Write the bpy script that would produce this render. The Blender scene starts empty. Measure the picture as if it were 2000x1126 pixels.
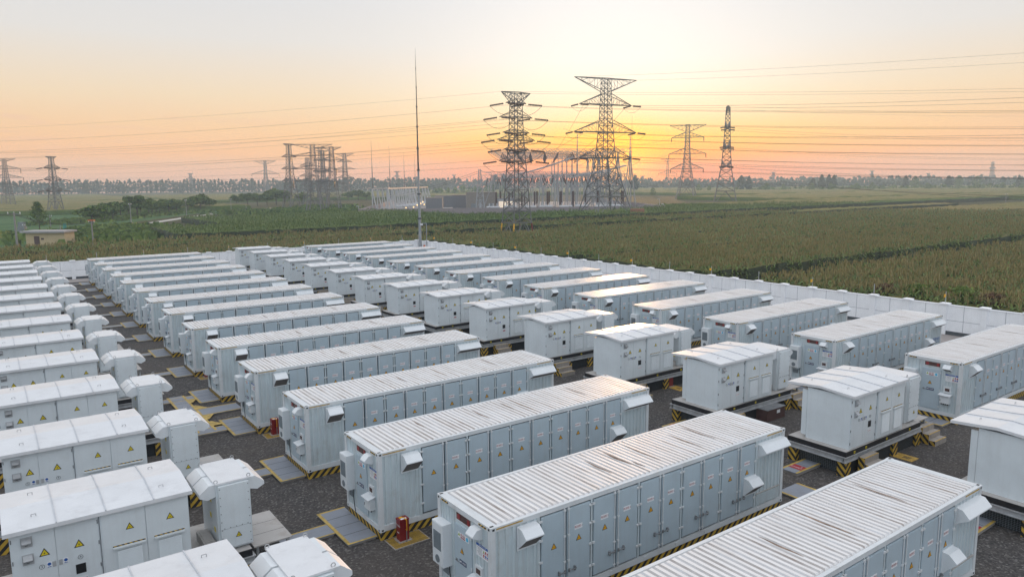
import bpy, math, random
import numpy as np
from mathutils import Vector, Matrix
random.seed(7); rng = np.random.default_rng(7)
sc = bpy.context.scene
COL = sc.collection
R = math.radians
PI = math.pi

# ------------------------------------------------------------------ materials
def newmat(name):
    m = bpy.data.materials.new(name); m.use_nodes = True
    nt = m.node_tree; b = nt.nodes['Principled BSDF']
    return m, nt, b
def N(nt, t, **kw):
    n = nt.nodes.new(t)
    for k, v in kw.items():
        if k in n.inputs: n.inputs[k].default_value = v
        else: setattr(n, k, v)
    return n
def L(nt, a, b): nt.links.new(a, b)
def math_(nt, op, a, b=None, c=None, clamp=False):
    n = nt.nodes.new('ShaderNodeMath'); n.operation = op; n.use_clamp = clamp
    for i, v in enumerate((a, b, c)):
        if v is None: continue
        if isinstance(v, (int, float)): n.inputs[i].default_value = v
        else: nt.links.new(v, n.inputs[i])
    return n.outputs[0]
def mixc(nt, fac, a, b, blend='MIX'):
    n = nt.nodes.new('ShaderNodeMix'); n.data_type = 'RGBA'; n.blend_type = blend
    for s, v in ((n.inputs[0], fac), (n.inputs[6], a), (n.inputs[7], b)):
        if isinstance(v, (int, float)): s.default_value = v
        elif isinstance(v, (tuple, list)): s.default_value = tuple(v) + ((1,) if len(v) == 3 else ())
        else: nt.links.new(v, s)
    return n.outputs[2]
def ramp(nt, fac, stops, interp='LINEAR'):
    n = nt.nodes.new('ShaderNodeValToRGB'); cr = n.color_ramp; cr.interpolation = interp
    while len(cr.elements) < len(stops): cr.elements.new(0.5)
    for e, (p, c) in zip(cr.elements, stops):
        e.position = p; e.color = tuple(c) + ((1,) if len(c) == 3 else ())
    nt.links.new(fac, n.inputs[0]); return n.outputs[0]
def objvec(nt, jitter=True):
    tc = nt.nodes.new('ShaderNodeTexCoord')
    if not jitter: return tc.outputs['Object']
    oi = nt.nodes.new('ShaderNodeObjectInfo')
    sc_ = N(nt, 'ShaderNodeVectorMath', operation='SCALE'); sc_.inputs[3].default_value = 0.731
    L(nt, oi.outputs['Location'], sc_.inputs[0])
    ad = N(nt, 'ShaderNodeVectorMath', operation='ADD')
    L(nt, tc.outputs['Object'], ad.inputs[0]); L(nt, sc_.outputs[0], ad.inputs[1])
    return ad.outputs[0]
def mapped(nt, vec, scale):
    m = N(nt, 'ShaderNodeMapping'); m.inputs['Scale'].default_value = scale
    L(nt, vec, m.inputs['Vector']); return m.outputs[0]
def noise(nt, vec, scale, detail=4, rough=0.55):
    n = N(nt, 'ShaderNodeTexNoise', Scale=scale, Detail=detail, Roughness=rough)
    L(nt, vec, n.inputs['Vector']); return n.outputs['Fac']
def bump(nt, b, h, strength, dist):
    bn = N(nt, 'ShaderNodeBump', Strength=strength, Distance=dist)
    L(nt, h, bn.inputs['Height']); L(nt, bn.outputs[0], b.inputs['Normal'])

def plain(name, col, rough=0.5, metal=0.0, var=0.12, scale=3.0, jitter=True):
    m, nt, b = newmat(name)
    v = objvec(nt, jitter)
    f = noise(nt, v, scale)
    c = ramp(nt, f, [(0.3, [x * (1 - var) for x in col]), (0.7, [min(1, x * (1 + var)) for x in col])])
    L(nt, c, b.inputs['Base Color'])
    b.inputs['Roughness'].default_value = rough; b.inputs['Metallic'].default_value = metal
    return m

def paint(name, col, rough=0.42, dirt=(0.30, 0.25, 0.20), amount=0.25, streak=True, coat=0.0):
    """sheet-metal paint: faint mottling, rain streaks down the faces, dust in blotches"""
    m, nt, b = newmat(name)
    v = objvec(nt)
    base = ramp(nt, noise(nt, v, 1.1, 3), [(0.3, [x * 0.94 for x in col]), (0.7, [min(1, x * 1.03) for x in col])])
    blot = ramp(nt, noise(nt, v, 2.3, 6, 0.65), [(0.52, (0, 0, 0)), (0.8, (1, 1, 1))])
    fac = math_(nt, 'MULTIPLY', blot, amount)
    if streak:
        st = ramp(nt, noise(nt, mapped(nt, v, (9, 9, 0.5)), 1.0, 4, 0.6), [(0.5, (0, 0, 0)), (0.78, (1, 1, 1))])
        fac = math_(nt, 'ADD', fac, math_(nt, 'MULTIPLY', st, amount * 0.9), clamp=True)
    L(nt, mixc(nt, fac, base, dirt), b.inputs['Base Color'])
    b.inputs['Roughness'].default_value = rough
    b.inputs['Coat Weight'].default_value = coat; b.inputs['Coat Roughness'].default_value = 0.25
    bump(nt, b, noise(nt, v, 2.0, 2), 0.15, 0.02)
    return m

def roofmat():
    """white ribbed roof: brownish dust lying across the ribs in bands, rusty scars"""
    m, nt, b = newmat('roof_paint')
    v = objvec(nt)
    base = ramp(nt, noise(nt, v, 0.8, 3), [(0.3, (0.70, 0.69, 0.685)), (0.7, (0.78, 0.77, 0.765))])
    band = ramp(nt, noise(nt, mapped(nt, v, (5.2, 0.35, 1)), 1.0, 4, 0.65), [(0.45, (0, 0, 0)), (0.7, (1, 1, 1))])
    blot = ramp(nt, noise(nt, v, 0.9, 5, 0.6), [(0.4, (0.15,) * 3), (0.75, (1, 1, 1))])
    f1 = math_(nt, 'MULTIPLY', math_(nt, 'MULTIPLY', band, blot), 0.6)
    scar = ramp(nt, noise(nt, mapped(nt, v, (7.5, 0.55, 1)), 1.0, 2, 0.5), [(0.7, (0, 0, 0)), (0.78, (1, 1, 1))])
    c = mixc(nt, f1, base, (0.45, 0.40, 0.36))
    c = mixc(nt, math_(nt, 'MULTIPLY', scar, 0.55), c, (0.22, 0.14, 0.10))
    L(nt, c, b.inputs['Base Color']); b.inputs['Roughness'].default_value = 0.36; b.inputs['Coat Weight'].default_value = .2; b.inputs['Coat Roughness'].default_value = .3
    return m
def valleymat():  # dirt in the roof valleys, with shade of the ribs mixed into the colour
    m, nt, b = newmat('roof_valley_dirt_shade')
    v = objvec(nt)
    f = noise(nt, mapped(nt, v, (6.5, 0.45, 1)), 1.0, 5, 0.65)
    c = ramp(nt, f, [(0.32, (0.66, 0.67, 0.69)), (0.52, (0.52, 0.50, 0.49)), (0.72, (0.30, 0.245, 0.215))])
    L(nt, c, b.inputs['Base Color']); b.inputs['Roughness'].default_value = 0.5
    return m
def stripemat(name, period=0.3, wear=0.35, vec=(1, 1, 1)):
    m, nt, b = newmat(name)
    tc = N(nt, 'ShaderNodeTexCoord')
    d = N(nt, 'ShaderNodeVectorMath', operation='DOT_PRODUCT'); d.inputs[1].default_value = vec
    L(nt, tc.outputs['Object'], d.inputs[0])
    fr = math_(nt, 'FRACT', math_(nt, 'DIVIDE', d.outputs['Value'], period))
    s = math_(nt, 'GREATER_THAN', fr, 0.5)
    v = objvec(nt)
    yel = ramp(nt, noise(nt, v, 6, 5, 0.6), [(0.35, (0.42, 0.26, 0.03)), (0.65, (0.60, 0.38, 0.04))])
    c = mixc(nt, s, yel, (0.015, 0.015, 0.016))
    w = ramp(nt, noise(nt, v, 9, 6, 0.7), [(0.55, (0, 0, 0)), (0.75, (1, 1, 1))])
    c = mixc(nt, math_(nt, 'MULTIPLY', w, wear), c, (0.24, 0.21, 0.18))
    L(nt, c, b.inputs['Base Color']); b.inputs['Roughness'].default_value = 0.6
    return m
def gravelmat():
    m, nt, b = newmat('dark_gravel')
    tc = N(nt, 'ShaderNodeTexCoord'); v = tc.outputs['Object']
    vo = N(nt, 'ShaderNodeTexVoronoi', Scale=17.0); L(nt, v, vo.inputs['Vector'])
    cc = N(nt, 'ShaderNodeSeparateColor'); L(nt, vo.outputs['Color'], cc.inputs[0])
    c = ramp(nt, cc.outputs[0], [(0.0, (0.020, 0.019, 0.020)), (0.5, (0.052, 0.050, 0.050)), (0.86, (0.10, 0.095, 0.092)), (1.0, (0.22, 0.21, 0.20))])
    big = noise(nt, v, 0.35, 5, 0.6)
    patch = ramp(nt, noise(nt, v, 0.16, 5, 0.65), [(0.42, (0, 0, 0)), (0.68, (1, 1, 1))])
    c2 = mixc(nt, math_(nt, 'MULTIPLY', patch, 0.55), mixc(nt, math_(nt, 'MULTIPLY', big, 0.5), c, (0.06, 0.05, 0.045)), (0.105, 0.085, 0.07))
    L(nt, c2, b.inputs['Base Color']); b.inputs['Roughness'].default_value = 0.9
    h = math_(nt, 'ADD', math_(nt, 'MULTIPLY', cc.outputs[1], 0.6), math_(nt, 'MULTIPLY', noise(nt, v, 30, 3), 0.5))
    bump(nt, b, h, 0.9, 0.05)
    return m
def fieldmat(name, cols, scale=0.05, fine=1.2, bstr=0.8):
    m, nt, b = newmat(name)
    tc = N(nt, 'ShaderNodeTexCoord'); v = tc.outputs['Object']
    a = ramp(nt, noise(nt, mapped(nt, v, (0.45, 1.5, 1)), scale, 5, 0.6), [(0.3, cols[0]), (0.5, cols[1]), (0.7, cols[2])])
    f = noise(nt, v, fine, 4, 0.7)
    c = mixc(nt, 0.75, a, ramp(nt, f, [(0.3, (0.6,) * 3), (0.7, (1.4,) * 3)]), 'MULTIPLY')
    L(nt, c, b.inputs['Base Color']); b.inputs['Roughness'].default_value = 0.9
    b.inputs['Specular IOR Level'].default_value = 0.1
    bump(nt, b, f, bstr, 0.6)
    return m
def leafmat(name, c1, c2, scale=0.6):
    m, nt, b = newmat(name)
    g = N(nt, 'ShaderNodeNewGeometry')
    v = objvec(nt)
    f = math_(nt, 'ADD', math_(nt, 'MULTIPLY', g.outputs['Random Per Island'], 0.6), math_(nt, 'MULTIPLY', noise(nt, v, scale, 3), 0.5))
    L(nt, ramp(nt, f, [(0.25, c1), (0.8, c2)]), b.inputs['Base Color'])
    b.inputs['Roughness'].default_value = 0.75; b.inputs['Specular IOR Level'].default_value = 0.25
    b.inputs['Transmission Weight'].default_value = 0.0
    return m
def emit(name, col, s):
    m, nt, b = newmat(name); b.inputs['Base Color'].default_value = (*col, 1)
    b.inputs['Emission Color'].default_value = (*col, 1); b.inputs['Emission Strength'].default_value = s
    return m

M = {}
M['paint'] = paint('container_paint', (0.53, 0.605, 0.635), 0.45, amount=0.34)
M['door'] = paint('door_paint', (0.43, 0.515, 0.57), 0.42, amount=0.12)
M['cab'] = paint('cabinet_paint', (0.68, 0.73, 0.755), 0.4, amount=0.1)
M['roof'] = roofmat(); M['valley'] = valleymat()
M['rail'] = paint('rail_paint', (0.64, 0.665, 0.68), 0.42, amount=0.3, streak=False)
M['slat'] = plain('louvre_gap_grey', (0.30, 0.32, 0.33), 0.6)
M['cabroof'] = paint('cabinet_roof_paint', (0.68, 0.69, 0.705), 0.34, dirt=(0.42, 0.42, 0.43), amount=0.42, streak=False, coat=0.15)
M['seam'] = plain('roof_seam_paint', (0.5, 0.52, 0.55), 0.4)
M['hood'] = paint('hood_paint', (0.70, 0.73, 0.75), 0.38, amount=0.14, streak=False)
M['black'] = plain('black_rubber', (0.008, 0.008, 0.01), 0.6)
M['gap'] = plain('shadow_gap_paint', (0.02, 0.022, 0.025), 0.7)
M['steel'] = plain('galvanised_steel', (0.42, 0.43, 0.44), 0.5, 0.3, 0.2)
M['dsteel'] = plain('grey_steel', (0.22, 0.23, 0.24), 0.5, 0.2, 0.2)
M['grille'] = plain('grille_grey', (0.17, 0.20, 0.22), 0.6)
M['mesh'] = plain('hood_mesh', (0.16, 0.14, 0.13), 0.7)
M['stripe'] = stripemat('hazard_stripe', 0.30, 0.3, (1, 1, -1))
M['stripe_s'] = stripemat('hazard_stripe_small', 0.12, 0.1, (1, 1, 1))
M['stripe_mat'] = stripemat('hazard_stripe_floor', 0.11, 0.45, (1, 1, 0))
M['yellow'] = plain('yellow_line_paint', (0.45, 0.31, 0.075), 0.6, var=0.3, scale=5)
M['tape'] = plain('yellow_tape', (0.45, 0.28, 0.05), 0.6, var=0.4, scale=9)
M['concrete'] = paint('bare_concrete', (0.33, 0.30, 0.27), 0.85, dirt=(0.17, 0.13, 0.10), amount=0.5)
M['plate'] = paint('cover_plate_grey', (0.23, 0.25, 0.29), 0.5, dirt=(0.18, 0.15, 0.12), amount=0.4, streak=False)
M['plate2'] = paint('landing_plate', (0.42, 0.40, 0.38), 0.6, dirt=(0.22, 0.16, 0.11), amount=0.6, streak=False)
M['red'] = plain('red_enamel', (0.19, 0.008, 0.010), 0.4)
M['signred'] = plain('sign_red', (0.33, 0.02, 0.03), 0.5)
M['white'] = plain('sign_white', (0.75, 0.76, 0.78), 0.5, var=0.05)
M['blue'] = plain('sign_blue', (0.02, 0.10, 0.36), 0.5, var=0.05)
M['cyan'] = plain('sign_cyan', (0.08, 0.45, 0.68), 0.5, var=0.05)
M['navy'] = plain('sign_navy', (0.012, 0.03, 0.10), 0.5, var=0.05)
M['green'] = plain('sign_green', (0.30, 0.42, 0.03), 0.5, var=0.05)
M['warn'] = plain('warning_yellow', (0.80, 0.40, 0.01), 0.45, var=0.06)
M['warnc'] = plain('warning_lemon', (0.70, 0.55, 0.02), 0.45, var=0.06)
M['txtred'] = plain('text_red', (0.36, 0.05, 0.06), 0.5)
M['glassred'] = plain('lamp_window', (0.10, 0.06, 0.055), 0.2)
M['lampred'] = plain('alarm_lamp_red', (0.25, 0.03, 0.03), 0.3)
M['fadedpink'] = plain('faded_pink', (0.42, 0.24, 0.26), 0.6)
M['wall'] = paint('wall_render', (0.91, 0.92, 0.94), 0.8, dirt=(0.5, 0.5, 0.52), amount=0.15)
M['wallgap'] = plain('wall_joint', (0.30, 0.31, 0.35), 0.9)
M['wallbase'] = plain('wall_base', (0.08, 0.09, 0.10), 0.9)
M['fadedpink2'] = plain('wall_pinkish', (0.30, 0.255, 0.25), 0.9)
M['rust'] = plain('rust_stain', (0.24, 0.17, 0.13), 0.8, var=0.5, scale=6)
M['subframe'] = plain('substation_frame_steel', (0.33, 0.33, 0.335), 0.65, 0.1, 0.15, 0.3)
M['net'] = plain('dark_netting', (0.02, 0.022, 0.024), 0.9, var=0.4, scale=20)
M['orange'] = plain('orange_plastic', (0.55, 0.12, 0.03), 0.5)
M['tower'] = plain('tower_steel', (0.17, 0.165, 0.165), 0.65, 0.1, 0.15, 0.3)
M['towerdk'] = M['tower']
M['insul'] = plain('insulator_brown', (0.07, 0.03, 0.022), 0.4)
M['wire'] = plain('conductor_wire', (0.05, 0.045, 0.045), 0.6)
M['mast'] = plain('mast_steel', (0.30, 0.32, 0.34), 0.5, 0.2)
M['mastdk'] = plain('mast_steel_dark', (0.08, 0.08, 0.085), 0.5, 0.2)
M['polec'] = plain('pole_concrete', (0.26, 0.25, 0.24), 0.8)
M['hutwall'] = paint('hut_yellow_render', (0.56, 0.43, 0.26), 0.85, dirt=(0.4, 0.28, 0.16), amount=0.4)
M['hutroof'] = plain('hut_roof_grey', (0.35, 0.33, 0.33), 0.8)
M['brown'] = plain('door_brown', (0.09, 0.045, 0.04), 0.6)
M['teal'] = plain('sign_teal', (0.05, 0.26, 0.20), 0.6)
M['subbldg'] = plain('substation_grey', (0.20, 0.195, 0.20), 0.8)
M['subtan'] = plain('substation_tan', (0.25, 0.215, 0.18), 0.8)
M['subwhite'] = plain('substation_white', (0.46, 0.46, 0.47), 0.7)
M['brick'] = plain('brick_red', (0.30, 0.14, 0.09), 0.9)
M['gravel'] = gravelmat()
M['path'] = paint('concrete_path', (0.30, 0.27, 0.255), 0.85, dirt=(0.2, 0.17, 0.15), amount=0.4, streak=False)
M['road'] = plain('dirt_road', (0.45, 0.42, 0.38), 0.95, var=0.2, scale=0.5)
M['soil'] = fieldmat('field_soil', ((0.05, 0.055, 0.022), (0.075, 0.07, 0.03), (0.09, 0.08, 0.035)))
M['corntop'] = fieldmat('corn_canopy', ((0.105, 0.122, 0.036), (0.165, 0.152, 0.052), (0.22, 0.168, 0.072)), 0.03, 0.9)
M['corntop2'] = fieldmat('corn_canopy_green', ((0.065, 0.115, 0.024), (0.095, 0.135, 0.032), (0.13, 0.14, 0.045)), 0.03, 0.9)
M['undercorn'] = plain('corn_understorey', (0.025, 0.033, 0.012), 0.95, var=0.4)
M['meadow'] = fieldmat('meadow_grass', ((0.045, 0.09, 0.03), (0.065, 0.125, 0.045), (0.10, 0.16, 0.06)), 0.05, 0.6)
M['leaf'] = leafmat('corn_leaf', (0.062, 0.108, 0.022), (0.135, 0.178, 0.042))
M['tassel'] = leafmat('corn_tassel', (0.20, 0.17, 0.065), (0.29, 0.23, 0.10))
M['tree'] = leafmat('tree_leaf', (0.04, 0.085, 0.018), (0.15, 0.215, 0.042), 0.25)
M['treelight'] = leafmat('tree_leaf_light', (0.055, 0.10, 0.018), (0.16, 0.22, 0.045), 0.25)
M['poplar'] = leafmat('poplar_leaf', (0.012, 0.03, 0.014), (0.04, 0.07, 0.03), 0.1)
M['bushg'] = leafmat('weed_leaf', (0.07, 0.12, 0.02), (0.16, 0.22, 0.05))
M['bushr'] = leafmat('dry_weed', (0.09, 0.045, 0.025), (0.17, 0.10, 0.055))
M['bushb'] = leafmat('bluish_weed', (0.045, 0.08, 0.04), (0.09, 0.14, 0.08))
M['bark'] = plain('bark', (0.09, 0.07, 0.055), 0.9)
M['lit'] = emit('floodlight_lens', (1.0, 0.62, 0.25), 2.2)
M['litwall'] = emit('glowing_front_wall', (1.0, 0.80, 0.62), 0.45)

# ------------------------------------------------------------------ mesh builder
class MB:
    def __init__(s): s.v = []; s.f = []; s.m = []
    def add(s, vs, fs, mi=0):
        o = len(s.v); s.v += [tuple(p) for p in vs]
        for f in fs: s.f.append(tuple(i + o for i in f)); s.m.append(mi)
        return s
    def box(s, x0, y0, z0, x1, y1, z1, mi=0):
        x0, x1 = min(x0, x1), max(x0, x1); y0, y1 = min(y0, y1), max(y0, y1); z0, z1 = min(z0, z1), max(z0, z1)
        return s.add([(x0, y0, z0), (x1, y0, z0), (x1, y1, z0), (x0, y1, z0), (x0, y0, z1), (x1, y0, z1), (x1, y1, z1), (x0, y1, z1)],
                     [(0, 3, 2, 1), (4, 5, 6, 7), (0, 1, 5, 4), (1, 2, 6, 5), (2, 3, 7, 6), (3, 0, 4, 7)], mi)
    def poly(s, pts, mi=0): return s.add(pts, [tuple(range(len(pts)))], mi)
    def extr(s, pts, d, mi=0):
        """closed polygon pts extruded by vector d (pts counter-clockwise seen against d)"""
        n = len(pts); q = [tuple(a + b for a, b in zip(p, d)) for p in pts]
        return s.add(list(pts) + q, [tuple(range(n))[::-1], tuple(range(n, 2 * n))] + [(i, (i + 1) % n, n + (i + 1) % n, n + i) for i in range(n)], mi)
    def bar(s, p, q, r, n=4, r2=None, mi=0):
        p = Vector(p); q = Vector(q); d = q - p
        if d.length < 1e-6: return s
        d.normalize(); a = d.orthogonal().normalized() if abs(d.z) > .95 else Vector((0, 0, 1)).cross(d).normalized()
        b = d.cross(a); r2 = r if r2 is None else r2
        ring = lambda c, rr: [tuple(c + a * (rr * math.cos(2 * PI * i / n + PI / 4)) + b * (rr * math.sin(2 * PI * i / n + PI / 4))) for i in range(n)]
        return s.add(ring(p, r) + ring(q, r2), [(i, (i + 1) % n, n + (i + 1) % n, n + i) for i in range(n)] + [tuple(range(n))[::-1], tuple(range(n, 2 * n))], mi)
    def line(s, pts, r, n=4, mi=0):
        for a, b in zip(pts[:-1], pts[1:]): s.bar(a, b, r, n, mi=mi)
        return s
    def disc(s, c, r, ax, n=14, mi=0, t=0.004):
        ax = Vector(ax).normalized(); c = Vector(c)
        return s.bar(c, c + ax * t, r, n, mi=mi)
    def mesh(s, name, mats):
        me = bpy.data.meshes.new(name); me.from_pydata(s.v, [], s.f)
        for m in mats: me.materials.append(M[m])
        if len(mats) > 1: me.polygons.foreach_set('material_index', s.m)
        me.update(); return me
    def build(s, name, mats, parent=None, loc=None):
        if isinstance(mats, str): mats = [mats]
        o = bpy.data.objects.new(name, s.mesh(name, mats)); COL.objects.link(o)
        if parent: o.parent = parent
        if loc: o.location = loc
        return o
def tag(o, label, cat, group=None, kind=None):
    if label: o['label'] = label
    if cat: o['category'] = cat
    if group: o['group'] = group
    if kind: o['kind'] = kind
    return o
def thing(name, label, cat, loc=(0, 0, 0), rz=0, group=None):
    o = bpy.data.objects.new(name, None); COL.objects.link(o); o.empty_display_size = .3
    o.location = loc; o.rotation_euler = (0, 0, rz)
    return tag(o, label, cat, group)
def struct(o): o['kind'] = 'structure'; return o
def copy_tree(o, parent=None):
    kids = [c for c in o.children]
    c = o.copy(); COL.objects.link(c)
    if parent: c.parent = parent
    for k in kids: copy_tree(k, c)
    return c
def npmesh(name, V, F, mats, mi=None):
    me = bpy.data.meshes.new(name); V = np.asarray(V, np.float32); F = np.asarray(F, np.int32); k = F.shape[1]
    me.vertices.add(len(V)); me.vertices.foreach_set('co', V.ravel())
    me.loops.add(F.size); me.loops.foreach_set('vertex_index', F.ravel())
    me.polygons.add(len(F)); me.polygons.foreach_set('loop_start', np.arange(0, F.size, k, dtype=np.int32))
    for m in mats: me.materials.append(M[m])
    if mi is not None: me.polygons.foreach_set('material_index', np.asarray(mi, np.int32))  # wall face emits by itself, in place of lamplight falling on it
    me.update(calc_edges=True); return me
def link(name, me, parent=None, loc=None):
    o = bpy.data.objects.new(name, me); COL.objects.link(o)
    if parent: o.parent = parent
    if loc: o.location = loc
    return o
ORD = ['', 'nearest', 'second', 'third', 'fourth', 'fifth', 'sixth', 'seventh', 'eighth', 'ninth', 'tenth', 'eleventh', 'twelfth', 'thirteenth', 'farthest']

# flat writing, turned into mesh lying in the local x-z plane (facing -y) or y-z plane (facing -x)
_txt = {}
def text_mesh(body, size):
    key = (body, size)
    if key in _txt: return _txt[key]
    cu = bpy.data.curves.new('writing', 'FONT'); cu.body = body; cu.size = size; cu.align_x = 'CENTER'; cu.align_y = 'CENTER'; cu.resolution_u = 2
    ob = bpy.data.objects.new('writing', cu); COL.objects.link(ob)
    bpy.context.view_layer.update()
    me = bpy.data.meshes.new_from_object(ob.evaluated_get(bpy.context.evaluated_depsgraph_get()))
    vs = [tuple(v.co) for v in me.vertices]; fs = [tuple(p.vertices) for p in me.polygons]
    bpy.data.objects.remove(ob); bpy.data.meshes.remove(me)
    _txt[key] = (vs, fs); return _txt[key]
def put_text(mb, body, size, fn, mi):
    vs, fs = text_mesh(body, size)
    mb.add([fn(x, y) for x, y, _ in vs], fs, mi)

# ------------------------------------------------------------------ camera
CAM = (-9.40344, -7.76948, 11.31779)
cam = bpy.data.cameras.new('camera'); co = bpy.data.objects.new('camera', cam); COL.objects.link(co)
yaw, pitch, roll = 0.942577479, -0.144927027, -0.00851456
d = Vector((math.cos(pitch) * math.cos(yaw), math.cos(pitch) * math.sin(yaw), math.sin(pitch)))
r0 = d.cross(Vector((0, 0, 1))).normalized(); u0 = r0.cross(d)
r1 = r0 * math.cos(roll) + u0 * math.sin(roll); u1 = -r0 * math.sin(roll) + u0 * math.cos(roll)
co.matrix_world = Matrix(((r1.x, u1.x, -d.x, CAM[0]), (r1.y, u1.y, -d.y, CAM[1]), (r1.z, u1.z, -d.z, CAM[2]), (0, 0, 0, 1)))
cam.sensor_width = 36; cam.lens = 1420.873 / 2000 * 36; cam.clip_end = 9000; cam.clip_start = .1
sc.camera = co
FPX = 1420.873
def ray(px, py): return d + r1 * ((px - 1000) / FPX) - u1 * ((py - 563) / FPX)
def ground(px, py, z=0.0):
    v = ray(px, py); t = (z - CAM[2]) / v.z; return Vector(CAM) + v * t
def atdep(px, py, dep): return Vector(CAM) + ray(px, py) * dep
# ------------------------------------------------------------------ small pieces shared by the machines
S = 6.2208579883   # row pitch
# facing -y: local (u right = +x, v up = +z); facing -x: u right = -y
def fy(x, y, z): return lambda u, v: (x + u, y, z + v)
def fx(x, y, z): return lambda u, v: (x, y - u, z + v)
def triangle_sign(mb, fn, w, mats0=0, bolt=True):
    """black-edged yellow triangle with a bolt; mats: black, yellow"""
    h = w * .88
    def off(k): return lambda u, v: tuple(a + b * k for a, b in zip(fn(u, v), NRM(fn)))
    f1 = off(.003); f2 = off(.006); f3 = off(.009)
    mb.poly([f1(-w / 2, 0), f1(w / 2, 0), f1(0, h)], mats0)
    a = .085 * w
    mb.poly([f2(-w / 2 + 1.75 * a, a), f2(w / 2 - 1.75 * a, a), f2(0, h - 1.9 * a)], mats0 + 1)
    if bolt:
        b = [(.04, .58), (-.13, .33), (-.02, .33), (-.06, .12), (.11, .40), (.0, .40)]
        mb.poly([f3(x * w * .75, (.10 + y) * h * .74) for x, y in b], mats0)
def NRM(fn):
    o = Vector(fn(0, 0)); a = Vector(fn(1, 0)) - o; b = Vector(fn(0, 1)) - o
    return a.cross(b).normalized()
def hood_profile(mb, x0, x1, y, zt, zb, out, drop, mi=0, mm=1):
    """sheet hood on a -y face: roof slopes outward and down, mesh underneath, closed cheeks"""
    P = [(y, zt), (y - out * .45, zt - .02), (y - out, zt - drop), (y - out, zt - drop - .03), (y, zb)]
    for x, s in ((x0, 1), (x1, -1)):
        pts = [(x, a, b) for a, b in P]
        mb.poly(pts if s > 0 else pts[::-1], mi)
    for i in range(3):
        (a, b), (c, e) = P[i], P[i + 1]
        mb.poly([(x0, a, b), (x0, c, e), (x1, c, e), (x1, a, b)], mi)
    (a, b), (c, e) = P[3], P[4]
    mb.poly([(x0, a, b), (x0, c, e), (x1, c, e), (x1, a, b)], mm)
    mb.box(x0 - .03, y - .012, zb - .03, x1 + .03, y + .005, zt + .03, mi)

CL, CW, CZ0, CZ1 = 12.192, 2.587, 0.30, 2.92
DX = [1.505 + .9115 * i for i in range(11)]            # door edges

def corrugated(mb, x0, x1, y, z0, z1, out, pitch=.24, dep=.03, mi=0):
    """vertical box-rib wall in an xz plane, ribs standing out along 'out' (+1/-1 in y)"""
    n = max(1, round((x1 - x0) / pitch)); p = (x1 - x0) / n; prof = []
    for i in range(n):
        a = x0 + i * p
        prof += [(a, 0), (a + .40 * p, 0), (a + .5 * p, 1), (a + .9 * p, 1)]
    prof.append((x1, 0))
    for (xa, ka), (xb, kb) in zip(prof[:-1], prof[1:]):
        ya, yb = y + out * dep * ka, y + out * dep * kb
        q = [(xa, ya, z0), (xb, yb, z0), (xb, yb, z1), (xa, ya, z1)]
        mb.poly(q if out < 0 else q[::-1], mi)

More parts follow.
